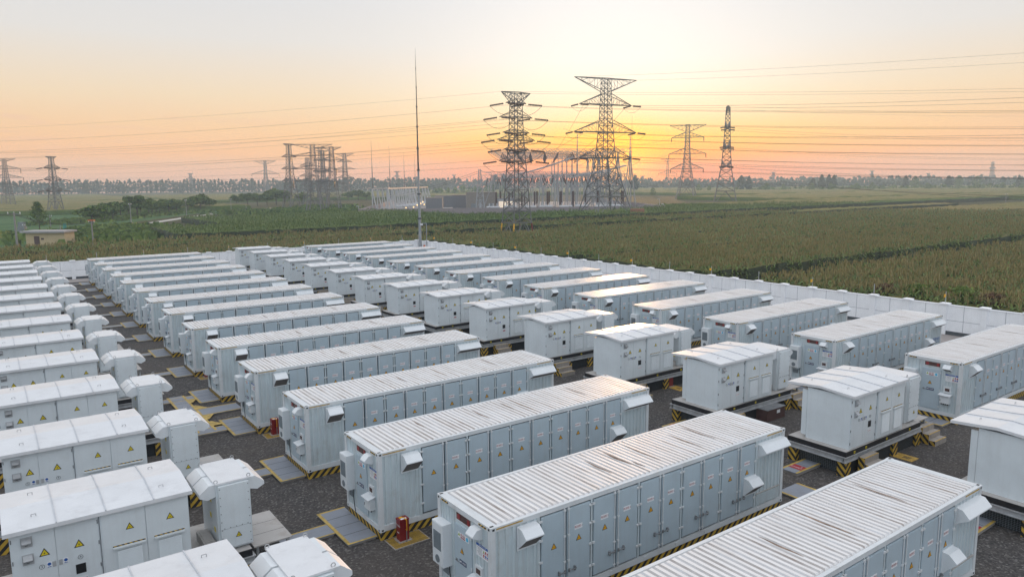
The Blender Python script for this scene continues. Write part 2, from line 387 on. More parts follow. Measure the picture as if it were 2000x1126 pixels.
def container_meshes(near=True, right=False):
    K = {}
    # base strip
    K['plinth'] = (MB().box(.03, .04, 0, CL - .03, CW - .04, .295).mesh('plinth', ['stripe']), {})
    # frame
    m = MB(); w = .14
    for x in (0, CL - w):
        for y in (0, CW - w): m.box(x, y, CZ0, x + w, y + w, CZ1 - .012)
    for y in (0, CW - .1):
        m.box(w, y + .004, CZ1 - .13, CL - w, y + .096, CZ1 - .018); m.box(w, y + .004, CZ0 + .004, CL - w, y + .096, CZ0 + .19)
    for x in (0, CL - .1):
        m.box(x + .004, w, CZ1 - .13, x + .096, CW - w, CZ1 - .018); m.box(x + .004, w, CZ0 + .004, x + .096, CW - w, CZ0 + .16)
    for i in range(1, 9):                              # feet brackets under the side rail
        m.box(i * 1.35, -.012, CZ0 + .02, i * 1.35 + .10, .003, CZ0 + .15)
    K['frame'] = (m.mesh('frame', ['rail']), {})
    K['corner_casting'] = []
    for x in (-.006, CL - .162):
        for y in (-.006, CW - .162):
            for z in (CZ0 - .004, CZ1 - .112):
                cc = MB(); cc.box(x, y, z, x + .168, y + .168, z + .118)
                if y < 0: cc.poly([(x + .05, y - .002, z + .03), (x + .12, y - .002, z + .03), (x + .12, y - .002, z + .085), (x + .05, y - .002, z + .085)], 1)
                if x < 0: cc.poly([(x - .002, y + .12, z + .03), (x - .002, y + .05, z + .03), (x - .002, y + .05, z + .085), (x - .002, y + .12, z + .085)], 1)
                if z > 1: cc.poly([(x + .03, y + .05, z + .12), (x + .14, y + .05, z + .12), (x + .14, y + .12, z + .12), (x + .03, y + .12, z + .12)], 1)
                K['corner_casting'].append((cc.mesh('corner_casting', ['rail', 'gap']), {}))
    # walls
    b = MB(); z0, z1 = CZ0 + .19, CZ1 - .13
    corrugated(b, .14, 1.46, .05, z0, z1, -1, .22)
    corrugated(b, 10.66, CL - .14, .05, z0, z1, -1, .20)
    corrugated(b, .14, CL - .14, CW - .05, z0, z1, 1, .27)
    b.poly([(1.46, .055, z0), (10.66, .055, z0), (10.66, .055, z1), (1.46, .055, z1)], 1)     # dark rebate behind the doors
    for i in range(2, 10, 2): b.box(DX[i] - .030, .002, z0, DX[i] + .030, .054, z1, 0)
    b.box(1.44, .0, z0, 1.535, .06, z1, 0); b.box(10.59, .0, z0, 10.69, .06, z1, 0)
    # end wall facing the aisle
    for (ya, yb) in ((.14, .80), (1.84, CW - .14)):
        n = 4; p = (yb - ya) / n
        for i in range(n):
            a = ya + i * p
            for (u, ku), (v_, kv) in (((0, 0), (.4, 0)), ((.4, 0), (.5, 1)), ((.5, 1), (.9, 1)), ((.9, 1), (1, 0))):
                xa, xb = .06 - .025 * ku, .06 - .025 * kv
                b.poly([(xb, a + v_ * p, CZ0 + .16), (xa, a + u * p, CZ0 + .16), (xa, a + u * p, z1), (xb, a + v_ * p, z1)], 0)
    b.box(.03, .79, CZ0 + .16, .1, .87, z1, 0); b.box(.03, 1.78, CZ0 + .16, .1, 1.86, z1, 0)
    b.box(.045, .87, CZ0 + .16, .1, 1.78, z1, 0)
    for i in range(10):                                  # far end
        ya = .14 + i * (CW - .28) / 10; p = (CW - .28) / 10
        b.poly([(CL - .05, ya, z0), (CL - .05, ya + p * .5, z0), (CL - .05, ya + p * .5, z1), (CL - .05, ya, z1)])
        b.poly([(CL - .02, ya + p * .5, z0), (CL - .02, ya + p, z0), (CL - .02, ya + p, z1), (CL - .02, ya + p * .5, z1)])
    b.poly([(CL - .06, .1, z0), (CL - .06, CW - .1, z0), (CL - .06, CW - .1, z1), (CL - .06, .1, z1)])
    K['body'] = (b.mesh('body', ['paint', 'gap']), {})
    # roof
    rf = MB(); zr = CZ1 - .024
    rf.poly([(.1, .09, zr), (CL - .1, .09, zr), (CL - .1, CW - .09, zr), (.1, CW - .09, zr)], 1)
    rf.box(.0, .0, CZ1 - .03, CL, .10, CZ1 - .002, 2); rf.box(.0, CW - .10, CZ1 - .03, CL, CW, CZ1 - .002, 2)
    rf.box(.0, .10, CZ1 - .03, .24, CW - .10, CZ1 - .003, 2); rf.box(CL - .24, .10, CZ1 - .03, CL, CW - .10, CZ1 - .003, 2)
    n = 64; p = (CL - .52) / n; ya, yb, h = .13, CW - .13, .036
    for i in range(n):
        x = .26 + i * p; a, b_, c_, e = x + .03 * p, x + .16 * p, x + .66 * p, x + .80 * p
        rf.add([(a, ya, zr), (b_, ya + .03, zr + h), (c_, ya + .03, zr + h), (e, ya, zr), (a, yb, zr), (b_, yb - .03, zr + h), (c_, yb - .03, zr + h), (e, yb, zr)],
               [(0, 3, 2, 1), (1, 2, 6, 5), (2, 3, 7, 6), (4, 5, 6, 7)], 0)
        o_ = len(rf.v) - 8; rf.f.append((o_, o_ + 1, o_ + 5, o_ + 4)); rf.m.append(1)  # -x flank gets the darker valley colour as painted shade
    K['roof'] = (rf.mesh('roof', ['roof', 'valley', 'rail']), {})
    # marking strips under the roof edge
    ms = MB()
    for x in (.16, CL - 1.0): ms.box(x, -.006, CZ1 - .075, x + .82, .003, CZ1 - .045, 0)
    for y in (.2, CW - .56): ms.box(-.006, y, CZ1 - .10, .003, y + .34, CZ1 - .05, 1)
    K['marking_strip'] = (ms.mesh('marking_strip', ['tape', 'stripe_s']), {})
    # doors
    K['door'] = []
    for i in range(10):
        hinge_left = (i % 2 == 0); dz0, dz1 = .545, 2.750
        xa, xb = (DX[i] + .070, DX[i + 1] - .026) if hinge_left else (DX[i] + .026, DX[i + 1] - .070)
        m = MB(); m.box(xa, -.004, dz0, xb, .05, dz1, 0)
        m.box(xa + .018, -.010, dz0 + .02, xb - .018, -.004, dz1 - .02, 0)
        hx = xa - .025 if hinge_left else xb + .025
        for hz in (.85, 1.5, 2.1, 2.62):
            m.box(hx - .065, -.03, hz, hx + .055, .012, hz + .055, 1)
        rx = xb - .045 if hinge_left else xa + .045
        m.bar((rx, -.03, .52), (rx, -.03, 2.80), .016, 6, mi=1)
        for hz in (.60, 1.28, 2.0, 2.72): m.box(rx - .035, -.045, hz, rx + .035, -.004, hz + .05, 1)
        kid = {}
        s = MB(); cx = (xa + xb) / 2
        triangle_sign(s, fy(cx, -.011, 1.77), .20); kid['warning_sign'] = (s, ['gap', 'warn'])
        if i > 0:
            l = MB(); l.box(cx - .15, -.013, 2.09, cx + .13, -.010, 2.23, 0)
            if near: put_text(l, '电池柜-%d' % i, .075, fy(cx - .01, -.0165, 2.16), 1)
            else: l.box(cx - .12, -.0155, 2.135, cx + .10, -.0135, 2.185, 1)
            kid['number_plate'] = (l, ['white', 'txtred'])
        hb = MB(); sx = -1 if hinge_left else 1
        hb.box(rx - .03, -.06, .98, rx + .03, -.045, 1.08, 0); hb.bar((rx, -.07, 1.03), (rx + sx * .24, -.07, 1.03), .017, 5)
        hb.box(rx + sx * .2 - .02, -.075, .97, rx + sx * .2 + .02, -.01, 1.09, 0)
        kid['lock_handle'] = (hb, ['dsteel'])
        if near: K['door'].append((m.mesh('door', ['door', 'rail']), {k: v.mesh(k, mm) for k, (v, mm) in kid.items()}))
        else:
            mats = ['door', 'rail']
            for k, (v, mm) in kid.items():
                off = len(mats); mats += mm; m.add(v.v, [], 0); o = len(m.v) - len(v.v)
                for f, q in zip(v.f, v.m): m.f.append(tuple(a + o for a in f)); m.m.append(q + off)
            K['door'].append((m.mesh('door', mats), {}))
    # hoods on the long side
    K['vent_hood'] = []
    for (xa, xb, y, zt, zb, out, dr) in ((.84, 1.42, .03, 2.70, 2.10, .36, .20), (10.74, 12.12, .03, 2.66, 2.20, .34, .22), (10.02, 10.60, -.012, 1.66, 1.06, .36, .20)):
        m = MB(); hood_profile(m, xa, xb, y, zt, zb, out, dr); K['vent_hood'].append((m.mesh('vent_hood', ['hood', 'mesh']), {}))
    m = MB()                                             # small hood on the end wall
    P = [(.04, 2.75), (-.13, 2.74), (-.27, 2.60), (-.27, 2.57), (-.03, 2.46), (.04, 2.46)]
    for y, s in ((.42, 1), (.75, -1)):
        pts = [(a, y, b_) for a, b_ in P]; m.poly(pts if s > 0 else pts[::-1], 0)
    for k in range(5):
        (a, b_), (c_, e) = P[k], P[k + 1]
        m.poly([(a, .42, b_), (a, .75, b_), (c_, .75, e), (c_, .42, e)], 1 if k == 3 else 0)
    K['vent_hood'].append((m.mesh('vent_hood', ['hood', 'mesh']), {}))
    # louvre at the foot of the far bay
    m = MB(); m.box(10.72, .0, .52, 11.92, .03, .93, 0)
    for k in range(9): m.box(10.77, -.014, .555 + k * .038, 11.87, .0, .572 + k * .038, 0)
    m.box(10.66, -.03, .935, 11.98, .02, .955, 1)
    K['louvre_panel'] = (m.mesh('louvre_panel', ['paint', 'plate2']), {})
    # air conditioner
    m = MB(); m.box(-.24, 1.93, 1.10, .04, 2.49, 2.30, 0); m.box(-.252, 1.95, 1.12, -.24, 2.47, 2.28, 0)
    g = MB(); g.box(-.262, 2.02, 1.55, -.252, 2.40, 2.06, 0)
    for k in range(11): g.box(-.270, 2.03, 1.57 + k * .044, -.262, 2.39, 1.585 + k * .044, 0)
    f = MB(); f.disc((-.252, 2.21, 1.28), .11, (-1, 0, 0), 16, 0, .012); f.disc((-.264, 2.21, 1.28), .035, (-1, 0, 0), 10, 1, .006)
    f.line([(-.264, 2.10, 1.28), (-.264, 2.32, 1.28)], .006); f.line([(-.264, 2.21, 1.17), (-.264, 2.21, 1.39)], .006)
    K['air_conditioner'] = (m.mesh('air_conditioner', ['hood']), {'grille': g.mesh('grille', ['grille']), 'fan': f.mesh('fan', ['grille', 'dsteel'])})
    m = MB(); m.box(.02, 2.05, .72, .05, 2.42, .98, 0); m.box(.012, 2.08, .75, .02, 2.39, .95, 1)
    K['air_vent'] = (m.mesh('air_vent', ['paint', 'grille']), {})
    m = MB(); m.line([(-.02, 1.98, 1.10), (-.03, 1.96, .9), (-.03, 1.90, .6), (-.02, 1.86, .34)], .014, 5)
    K['cable'] = (m.mesh('cable', ['black']), {})
    # personnel door
    m = MB(); m.box(.012, .90, .50, .06, 1.74, 2.43, 0); m.box(.006, .925, .53, .012, 1.715, 2.40, 0)
    for z in (.62, 1.40, 2.25): m.box(-.008, .885, z, .012, .925, z + .09, 1)
    hd = MB(); hd.box(-.012, 1.60, 1.38, .008, 1.66, 1.46, 0); hd.bar((-.03, 1.645, 1.42), (-.03, 1.49, 1.42), .012, 5)
    sg = MB(); triangle_sign(sg, fx(.005, 1.36, 1.69), .19)
    st = MB(); st.box(.003, 1.02, 2.10, .006, 1.55, 2.25, 0)
    if near:
        st.poly([(.001, 1.545, 2.15), (.001, 1.44, 2.15), (.001, 1.492, 2.245)], 3)
        for k, yy in enumerate((1.375, 1.26)):
            st.disc((.001, yy, 2.195), .046, (-1, 0, 0), 14, 2, .002); st.disc((-.001, yy, 2.195), .031, (-1, 0, 0), 12, 0, .002)
            st.bar((-.003, yy + .03, 2.165), (-.003, yy - .03, 2.225), .006, 4, mi=2)
        st.box(-.001, 1.20, 2.115, .002, 1.42, 2.14, 2); st.disc((.001, 1.10, 2.18), .06, (-1, 0, 0), 14, 1, .002)
    nb = MB(); nb.box(.002, 1.16, 1.38, .006, 1.49, 1.50, 0)
    if near: put_text(nb, '电池舱', .085, fx(-.001, 1.30, 1.44), 1); nb.disc((0, 1.45, 1.44), .026, (-1, 0, 0), 12, 1, .002)
    K['entry_door'] = (m.mesh('entry_door', ['door', 'rail']), {'handle': hd.mesh('handle', ['dsteel']), 'warning_sign': sg.mesh('warning_sign', ['gap', 'warn']),
                       'safety_sticker': st.mesh('safety_sticker', ['white', 'cyan', 'txtred', 'green']), 'name_plate': nb.mesh('name_plate', ['navy', 'white'])})
    m = MB(); m.box(.03, .93, 2.53, .05, 1.68, 2.77, 1); m.box(.026, .96, 2.56, .03, 1.65, 2.745, 0)
    m.disc((.026, 1.53, 2.655), .075, (-1, 0, 0), 16, 2, .014); m.box(.012, 1.00, 2.58, .026, 1.11, 2.72, 2)
    K['alarm_panel'] = (m.mesh('alarm_panel', ['glassred', 'rail', 'lampred']), {})
    # notice poster
    m = MB(); m.box(.026, .12, 1.96, .033, .70, 2.30, 0); m.box(.023, .12, 2.235, .026, .70, 2.30, 1)
    if near:
        for k in range(6): m.box(.024, .44, 2.19 - k * .035, .026, .66 - .03 * (k % 3), 2.197 - k * .035, 4)
        for a in range(3):
            for b_ in range(2):
                yy = .36 - a * .088; zz = 2.165 - b_ * .105
                if a == 0 and b_ == 0: m.poly([(.023, yy + .035, zz - .03), (.023, yy - .035, zz - .03), (.023, yy, zz + .035)], 3)
                else: m.disc((.025, yy, zz), .034, (-1, 0, 0), 10, 2 if (a + b_) < 3 and not (b_ and a) else 1, .002)
                m.box(.024, yy - .035, zz - .055, .026, yy + .035, zz - .043, 2)
        put_text(m, '储能电站安全须知', .042, fx(.0215, .41, 2.268), 0)
    K['notice_board'] = (m.mesh('notice_board', ['white', 'blue', 'txtred', 'green', 'dsteel']), {})
    m = MB(); m.box(-.02, .40, 1.42, .04, .72, 1.70, 0); m.box(-.026, .46, 1.49, -.02, .66, 1.63, 1)
    K['meter_box'] = (m.mesh('meter_box', ['rail', 'glassred']), {})
    m = MB(); m.box(-.15, .40, .92, .04, .82, 1.30, 0); m.box(-.165, .77, 1.02, -.15, .80, 1.10, 1)
    ld = MB(); ld.extr([(.04, .34, 1.36), (-.24, .34, 1.30), (-.24, .34, 1.315), (.04, .34, 1.378)], (0, .54, 0), 0)
    pl = MB()
    for k in range(4): pl.bar((-.07, .48 + k * .09, .92), (-.07, .48 + k * .09, .85), .03, 6)
    K['distribution_box'] = (m.mesh('distribution_box', ['hood', 'dsteel']), {'lid': ld.mesh('lid', ['hood']), 'cable_gland': pl.mesh('cable_gland', ['black'])})
    return K
def make_container(K, name, label, group):
    t = thing(name, label, 'container', group=group)
    for k, v in K.items():
        for me, kids in (v if isinstance(v, list) else [v]):
            o = link(k, me, t)
            for kk, km in kids.items(): link(kk, km, o)
    return t

OFF_M = [(.13, .09), (0, -.07), (-.02, -.05), (-.08, -.12), (-.04, .09), (-.07, .02), (.02, .09), (.04, .12), (.01, .11), (.10, .25), (.11, .33), (.15, .44), (.18, .36), (.18, .34), (.19, .39)]
OFF_R = [(0, 0), (-.03, .07), (-.05, .01), (0, -.05), (-.03, -.18), (.14, -.01), (.01, -.06), (.08, .06), (-.15, -.18), (-.09, -.07), (-.16, -.06), (-.13, .01), (-.11, .12), (-.11, .15), (-.06, .31)]
XR, DR = 26.3705, .074
KN = container_meshes(True); KF = container_meshes(False)
gM, gR = 'battery containers of the long middle column', 'battery containers of the column along the right-hand wall'
protoN = make_container(KN, 'battery_container', '', gM); protoF = make_container(KF, 'battery_container', '', gM)
used = set()
def put_container(k, x, y, label, group):
    p = protoN if k <= 6 else protoF
    if p.name in used: o = copy_tree(p)
    else: used.add(p.name); o = p
    o.location = (x, y, 0); o.rotation_euler = (0, 0, R(random.uniform(-.14, .14))); o['label'] = label; o['group'] = group
    return o
for k in range(15):
    lab = {0: 'white battery container cut off by the bottom edge, nearest in the middle column'}.get(k, 'white ribbed-roof battery container, %s from the front in the middle column' % (['', 'second', 'third', 'fourth', 'fifth', 'sixth', 'seventh', 'eighth', 'ninth', 'tenth', 'eleventh', 'twelfth', 'thirteenth', 'next to last', 'very last'][k]))
    o = put_container(k, OFF_M[k][0], k * S + OFF_M[k][1], lab, gM)
    if k < 4:
        for (x, y, ln, wd) in {0: ((9.43, .7, 1.5, .035), (6.61, .5, 1.7, .04), (4.73, .7, 1.2, .035)), 1: ((5.66, .85, 1.2, .06), (5.86, .45, .6, .035), (8.5, .5, 1.5, .03)), 2: ((6.1, 1.1, .9, .03), (2.4, 1.3, .9, .03)), 3: ((3.9, 1.2, .8, .03),)}[k]:
            q = MB(); n_ = 7; zt = CZ1 + .0155
            up = [(x + .012 * math.sin(i * 1.3), y + ln * i / n_, zt) for i in range(n_ + 1)]; w_ = [wd * math.sin(PI * (i + .25) / (n_ + .5)) for i in range(n_ + 1)]
            for i in range(n_): q.poly([(up[i][0] - w_[i], up[i][1], zt), (up[i][0] + w_[i], up[i][1], zt), (up[i + 1][0] + w_[i + 1], up[i + 1][1], zt), (up[i + 1][0] - w_[i + 1], up[i + 1][1], zt)])
            q.build('rust_streak', ['rust'], o)
for k in range(1, 15):
    lab = 'white battery container, %s from the front in the column beside the right-hand wall' % (['', 'first', 'second', 'third', 'fourth', 'fifth', 'sixth', 'seventh', 'eighth', 'ninth', 'tenth', 'eleventh', 'twelfth', 'next to last', 'very last'][k])
    o = put_container(k, XR + OFF_R[k][0], k * S + DR + OFF_R[k][1], lab, gR)
    if k == 2:
        lg = MB(); lg.disc((10.95, .012, 1.42), .16, (0, -1, 0), 18, 0, .006); lg.disc((10.95, .004, 1.42), .095, (0, -1, 0), 16, 1, .004)
        lg.box(10.82, -.004, 1.39, 11.08, .0, 1.43, 0)
        put_text(lg, '国家电网', .22, fy(11.55, .004, 1.46), 0); lg.box(11.17, -.0, 1.27, 11.92, .006, 1.30, 0)
        lo = lg.build('company_logo', ['blue', 'paint'], o)
# ------------------------------------------------------------------ inverter stations (cabinet on a steel skid) and their side cabinets
def louvre(mb, x0, x1, z0, z1, y, mi=0, n=18):
    mb.box(x0, y - .012, z0, x1, y, z1, mi)
    for k in range(n):
        hh = (z1 - z0 - .06) / n; z = z0 + .03 + k * hh
        mb.extr([(x0 + .035, y - .012, z), (x0 + .035, y - .034, z), (x0 + .035, y - .012, z + hh * .75)], (x1 - x0 - .07, 0, 0), mi)
        mb.box(x0 + .035, y - .0135, z + hh * .76, x1 - .035, y - .012, z + hh * .99, mi + 1)
def station_parts(near):
    P = []
    # skid: black base strip over an I-beam frame
    m = MB(); m.box(-.30, .02, .80, 5.60, 2.52, .995, 0); m.box(-.29, .03, .995, 5.59, 2.51, 1.01, 1)
    P.append(('skid_base', m, ['black', 'plate2'], []))
    m = MB()
    for y in (-.03, 2.42):
        m.box(-.38, y, .77, 5.68, y + .15, .797); m.box(-.38, y, .58, 5.68, y + .15, .61); m.box(-.37, y + .055, .61, 5.67, y + .095, .77)
    for x in (-.38, 1.6, 3.6, 5.53):
        m.box(x, .13, .772, x + .15, 2.41, .794); m.box(x, .13, .584, x + .15, 2.41, .608); m.box(x + .055, .13, .608, x + .095, 2.41, .772)
    P.append(('steel_frame', m, ['steel'], []))
    for x in (-.30, 1.62, 3.30, 5.25):
        for y in (0.0, 2.12):
            P.append(('concrete_pier', MB().box(x, y, 0, x + .36, y + .36, .575), ['stripe'], []))
    for i, x in enumerate((.25, 1.1, 2.7, 4.6)):
        m = MB(); m.box(x, -.0, .845, x + .09, .018, .93, 0); m.box(x + .025, -.004, .865, x + .065, .0, .91, 1)
        P.append(('lifting_lug', m, ['warnc', 'black'], []))
    m = MB(); m.box(-.06, .36, .02, -.05, 2.12, .575); m.box(.06, .12, .02, 5.25, .13, .575); m.box(5.44, .36, .02, 5.45, 2.12, .575)
    for k in range(9):
        m.box(-.064, .36, .06 + k * .06, -.06, 2.12, .066 + k * .06, 1)
    for k in range(22): m.box(-.065, .4 + k * .08, .02, -.061, .406 + k * .08, .575, 1)
    P.append(('netting', m, ['net', 'grille'], []))
    # body
    b = MB(); b.box(0, .10, 1.005, 1.88, 1.92, 3.10, 0); b.box(1.90, .045, 1.03, 4.00, 1.94, 3.09, 0); b.box(.0, 1.93, 1.12, 3.9, 2.14, 3.0, 0); b.box(1.86, .13, 1.02, 1.92, 1.9, 3.08, 1)
    P.append(('body', b, ['cab', 'seam'], []))
    # roof
    r = MB(); x0, x1, ya, yr, yb, ze, zr = -.12, 4.10, -.09, 1.34, 2.76, 3.19, 3.30
    prof = [(ya, ze - .10), (ya, ze), (yr - .22, zr - .02), (yr, zr), (yr + .22, zr - .02), (yb, ze), (yb, ze - .10), (yr, zr - .10)]
    n = len(prof)
    A = [(x0, y, z) for y, z in prof]; B = [(x1, y, z) for y, z in prof]
    r.add(A + B, [(i, n + i, n + (i + 1) % n, (i + 1) % n) for i in range(n)] + [tuple(range(n)), tuple(range(2 * n - 1, n - 1, -1))], 0)
    P.append(('roof', r, ['cabroof'], [
        *[('seam', MB().line([(x, a, z + .012) for a, z in prof[1:6]], .020), ['seam']) for x in (.98, 2.05, 3.16)],
        *[('lifting_eye', MB().line([(x - .05, y, z), (x - .05, y, z + .06), (x + .05, y, z + .06), (x + .05, y, z)], .009), ['steel']) for x in (.55, 3.45) for (y, z) in ((.55, 3.235), (2.1, 3.24))]]))
    # two plain doors
    for i, (xa, xb) in enumerate(((.02, .925), (.935, 1.86))):
        m = MB(); m.box(xa, .078, 1.03, xb, .10, 3.07, 0)
        hx = xa + .01 if i == 0 else xb - .01
        for z in (1.2, 1.7, 2.3, 2.85): m.box(hx - .012, .066, z, hx + .012, .09, z + .10, 1)
        cx = xa + .66 if i == 0 else xa + .48
        kids = []
        s = MB(); triangle_sign(s, fy(cx, .075, 2.36), .23); kids.append(('warning_sign', s, ['gap', 'warnc']))
        if i == 0:
            for z in (2.70, 2.26):
                h = MB(); h.box(.22, .06, z - .02, .46, .078, z + .24, 0)
                h.extr([(.24, .06, z + .22), (.24, -.07, z + .13), (.24, -.07, z + .115), (.24, .06, z + .02)], (.19, 0, 0), 0); h.box(.30, .03, z + .03, .37, .058, z + .10, 1)
                kids.append(('key_cover', h, ['steel', 'black']))
            q = MB(); q.box(.70, .072, 2.03, .81, .078, 2.17, 0); q.disc((.755, .072, 2.118), .04, (0, -1, 0), 14, 1, .003); q.box(.715, .069, 2.04, .795, .072, 2.055, 1)
            kids.append(('glove_sticker', q, ['white', 'blue']))
            q = MB(); q.box(.82, .070, 2.02, .90, .078, 2.16, 0); kids.append(('latch', q, ['steel']))
            if near:
                q = MB(); ring = [(.60 + .055 * math.cos(a), .0735, 2.09 + .055 * math.sin(a)) for a in np.linspace(0, 2 * PI, 17)]; q.line(ring, .004)
                put_text(q, '3', .085, fy(.60, .073, 2.09), 0); kids.append(('circled_number', q, ['gap']))
        else:
            q = MB(); q.box(1.05, .072, 2.03, 1.16, .078, 2.17, 0); q.disc((1.105, .072, 2.118), .04, (0, -1, 0), 14, 1, .003); q.box(1.065, .069, 2.04, 1.145, .072, 2.055, 1)
            kids.append(('glove_sticker', q, ['white', 'blue']))
            q = MB(); q.box(.955, .070, 2.02, 1.035, .078, 2.16, 0); kids.append(('latch', q, ['steel']))
            q = MB(); q.box(1.30, .070, 1.66, 1.52, .078, 1.91, 0); kids.append(('display', q, ['black']))
            q = MB(); q.box(1.30, .073, 1.44, 1.54, .078, 1.57, 0)
            if near: put_text(q, 'VOLTAGE', .052, fy(1.42, .0715, 1.505), 1)
            else: q.box(1.32, .071, 1.47, 1.52, .073, 1.54, 1)
            kids.append(('voltage_plate', q, ['white', 'txtred']))
            if near:
                q = MB(); ring = [(1.42 + .055 * math.cos(a), .0735, 2.09 + .055 * math.sin(a)) for a in np.linspace(0, 2 * PI, 17)]; q.line(ring, .004)
                put_text(q, '4', .085, fy(1.42, .073, 2.09), 0); kids.append(('circled_number', q, ['gap']))
        P.append(('door', m, ['cab', 'dsteel'], kids))
    # two louvred doors
    for i, (xa, xb) in enumerate(((1.93, 2.93), (2.95, 3.98))):
        m = MB(); m.box(xa, .022, 1.05, xb, .045, 3.06, 0)
        lx0, lx1 = (2.20, 2.84) if i == 0 else (3.17, 3.80)
        kids = []
        l = MB(); louvre(l, lx0, lx1, 1.20, 2.04, .022); kids.append(('louvre', l, ['cab', 'slat']))
        g = MB(); g.box(lx0 - .06, -.05, 2.075, lx1 + .06, .022, 2.11, 0); g.box(lx0 - .06, .014, 2.125, lx1 + .06, .020, 2.155, 1); kids.append(('rain_strip', g, ['cab', 'stripe_s']))
        s = MB(); triangle_sign(s, fy((lx0 + lx1) / 2 + .04, .019, 2.52), .20); kids.append(('warning_sign', s, ['gap', 'warnc']))
        P.append(('louvred_door', m, ['cab'], kids))
    return P
def side_parts(near):
    P = []; x0, x1 = 4.78, 5.72
    b = MB(); b.box(x0, .32, 1.03, x1, 2.06, 3.00, 0)
    P.append(('body', b, ['cab'], []))
    r = MB(); r.box(x0 - .02, .28, 3.003, x1 + .02, 2.10, 3.05, 0)
    kids = [('lifting_eye', MB().line([(x + .05 * math.cos(a), y, 3.09 + .05 * math.sin(a)) for a in np.linspace(0, 2 * PI, 9)], .012), ['steel']) for x in (x0 + .02, x1 - .02) for y in (.34, 2.04)]
    P.append(('roof', r, ['cabroof'], kids))
    m = MB(); m.box(x0 + .05, .20, 1.13, x1 - .06, .32, 2.97, 0); m.box(x0 + .055, .197, 1.70, x1 - .065, .20, 1.705, 1)
    if near:
        for z in np.linspace(1.2, 2.9, 8):
            for x in (x0 + .08, x1 - .09): m.box(x - .012, .192, z - .012, x + .012, .20, z + .012, 1)
        for x in np.linspace(x0 + .15, x1 - .15, 5): m.box(x - .012, .19, 1.715, x + .012, .198, 1.74, 1)
    s = MB(); triangle_sign(s, fy(x0 + .52, .196, 1.40), .18)
    P.append(('front_panel', m, ['cab', 'dsteel'], [('warning_sign', s, ['gap', 'warnc'])]))
    for sx in (-1, 1):
        for (ya, yb) in ((.36, 1.13), (1.20, 1.97)):
            xs = x0 if sx < 0 else x1
            pr = [(xs, 3.0), (xs + sx * .16, 3.01), (xs + sx * .42, 2.80), (xs + sx * .42, 2.70), (xs + sx * .22, 2.60), (xs, 2.66)]
            m = MB(); A = [(x, ya, z) for x, z in pr]; B = [(x, yb, z) for x, z in pr]; n = len(pr)
            m.add(A + B, [(i, (i + 1) % n, n + (i + 1) % n, n + i) for i in range(n)] + [tuple(range(n))[::-1], tuple(range(n, 2 * n))], 0)
            if sx > 0: m.f = [f[::-1] for f in m.f]
            P.append(('vent_hood', m, ['hood'], []))
    m = MB(); m.box(x0 - .35, .5, 1.03, x0 - .04, 1.5, 1.28, 0); m.box(x0 - .30, .6, 1.28, x0 - .08, 1.4, 1.30, 0)
    P.append(('cable_box', m, ['plate2'], []))
    m = MB()
    for (y, z) in ((.9, 2.3), (1.0, 1.8), (.6, 1.5)): m.box(x0 - .006, y, z, x0, y + .16, z + .14, 0)
    P.append(('caution_sticker', m, ['warnc'], []))
    return P
def realise(name, label, cat, group, P):
    t = thing(name, label, cat, group=group)
    cache = []
    for nm, mb, mats, kids in P:
        o = mb.build(nm, mats, t)
        for kn, km, kmats in kids: km.build(kn, kmats, o)
    return t
gs_r, gs_l = 'inverter stations between the two container columns', 'inverter stations along the left edge'
gc_r, gc_l = 'side cabinets on the right-hand skids', 'side cabinets on the left-hand skids'
ps = {True: realise('inverter_station', '', 'inverter cabinet', gs_r, station_parts(True)), False: realise('inverter_station', '', 'inverter cabinet', gs_r, station_parts(False))}
pc = {True: realise('side_cabinet', '', 'cabinet', gc_r, side_parts(True)), False: realise('side_cabinet', '', 'cabinet', gc_r, side_parts(False))}
first = {('s', True): 1, ('s', False): 1, ('c', True): 1, ('c', False): 1}
def inst(kind, near, loc, label, group):
    proto = (ps if kind == 's' else pc)[near]
    o = proto if first[(kind, near)] else copy_tree(proto)
    first[(kind, near)] = 0
    o.location = loc; o['label'] = label; o['group'] = group
    return o
PX = 16.80; LX = PX - XR
for k in range(0, 15):
    nth = ['first', 'second', 'third', 'fourth', 'fifth', 'sixth', 'seventh', 'eighth', 'ninth', 'tenth', 'eleventh', 'twelfth', 'thirteenth', 'next to last', 'very last'][k]
    inst('s', k <= 4, (PX, k * S + .02, 0), 'white gable-roofed inverter cabinet, %s from the front between the container columns' % nth, gs_r)
    inst('c', k <= 4, (PX, k * S + .02, 0), 'narrow hooded cabinet behind the %s inverter cabinet from the front, centre column' % nth, gc_r)
    if k >= 1:
        inst('s', k <= 6, (LX, k * S + .02, 0), 'white gable-roofed inverter cabinet at the left frame edge, %s from the front' % ['', 'first', 'second', 'third', 'fourth', 'fifth', 'sixth', 'seventh', 'eighth', 'ninth', 'tenth', 'eleventh', 'twelfth', 'next to last', 'very last'][k], gs_l)
        inst('c', k <= 6, (LX, k * S + .02, 0), 'narrow cabinet with side hoods left of the gravel aisle, %s from the front' % ['', 'first', 'second', 'third', 'fourth', 'fifth', 'sixth', 'seventh', 'eighth', 'ninth', 'tenth', 'eleventh', 'twelfth', 'next to last', 'very last'][k], gc_l)
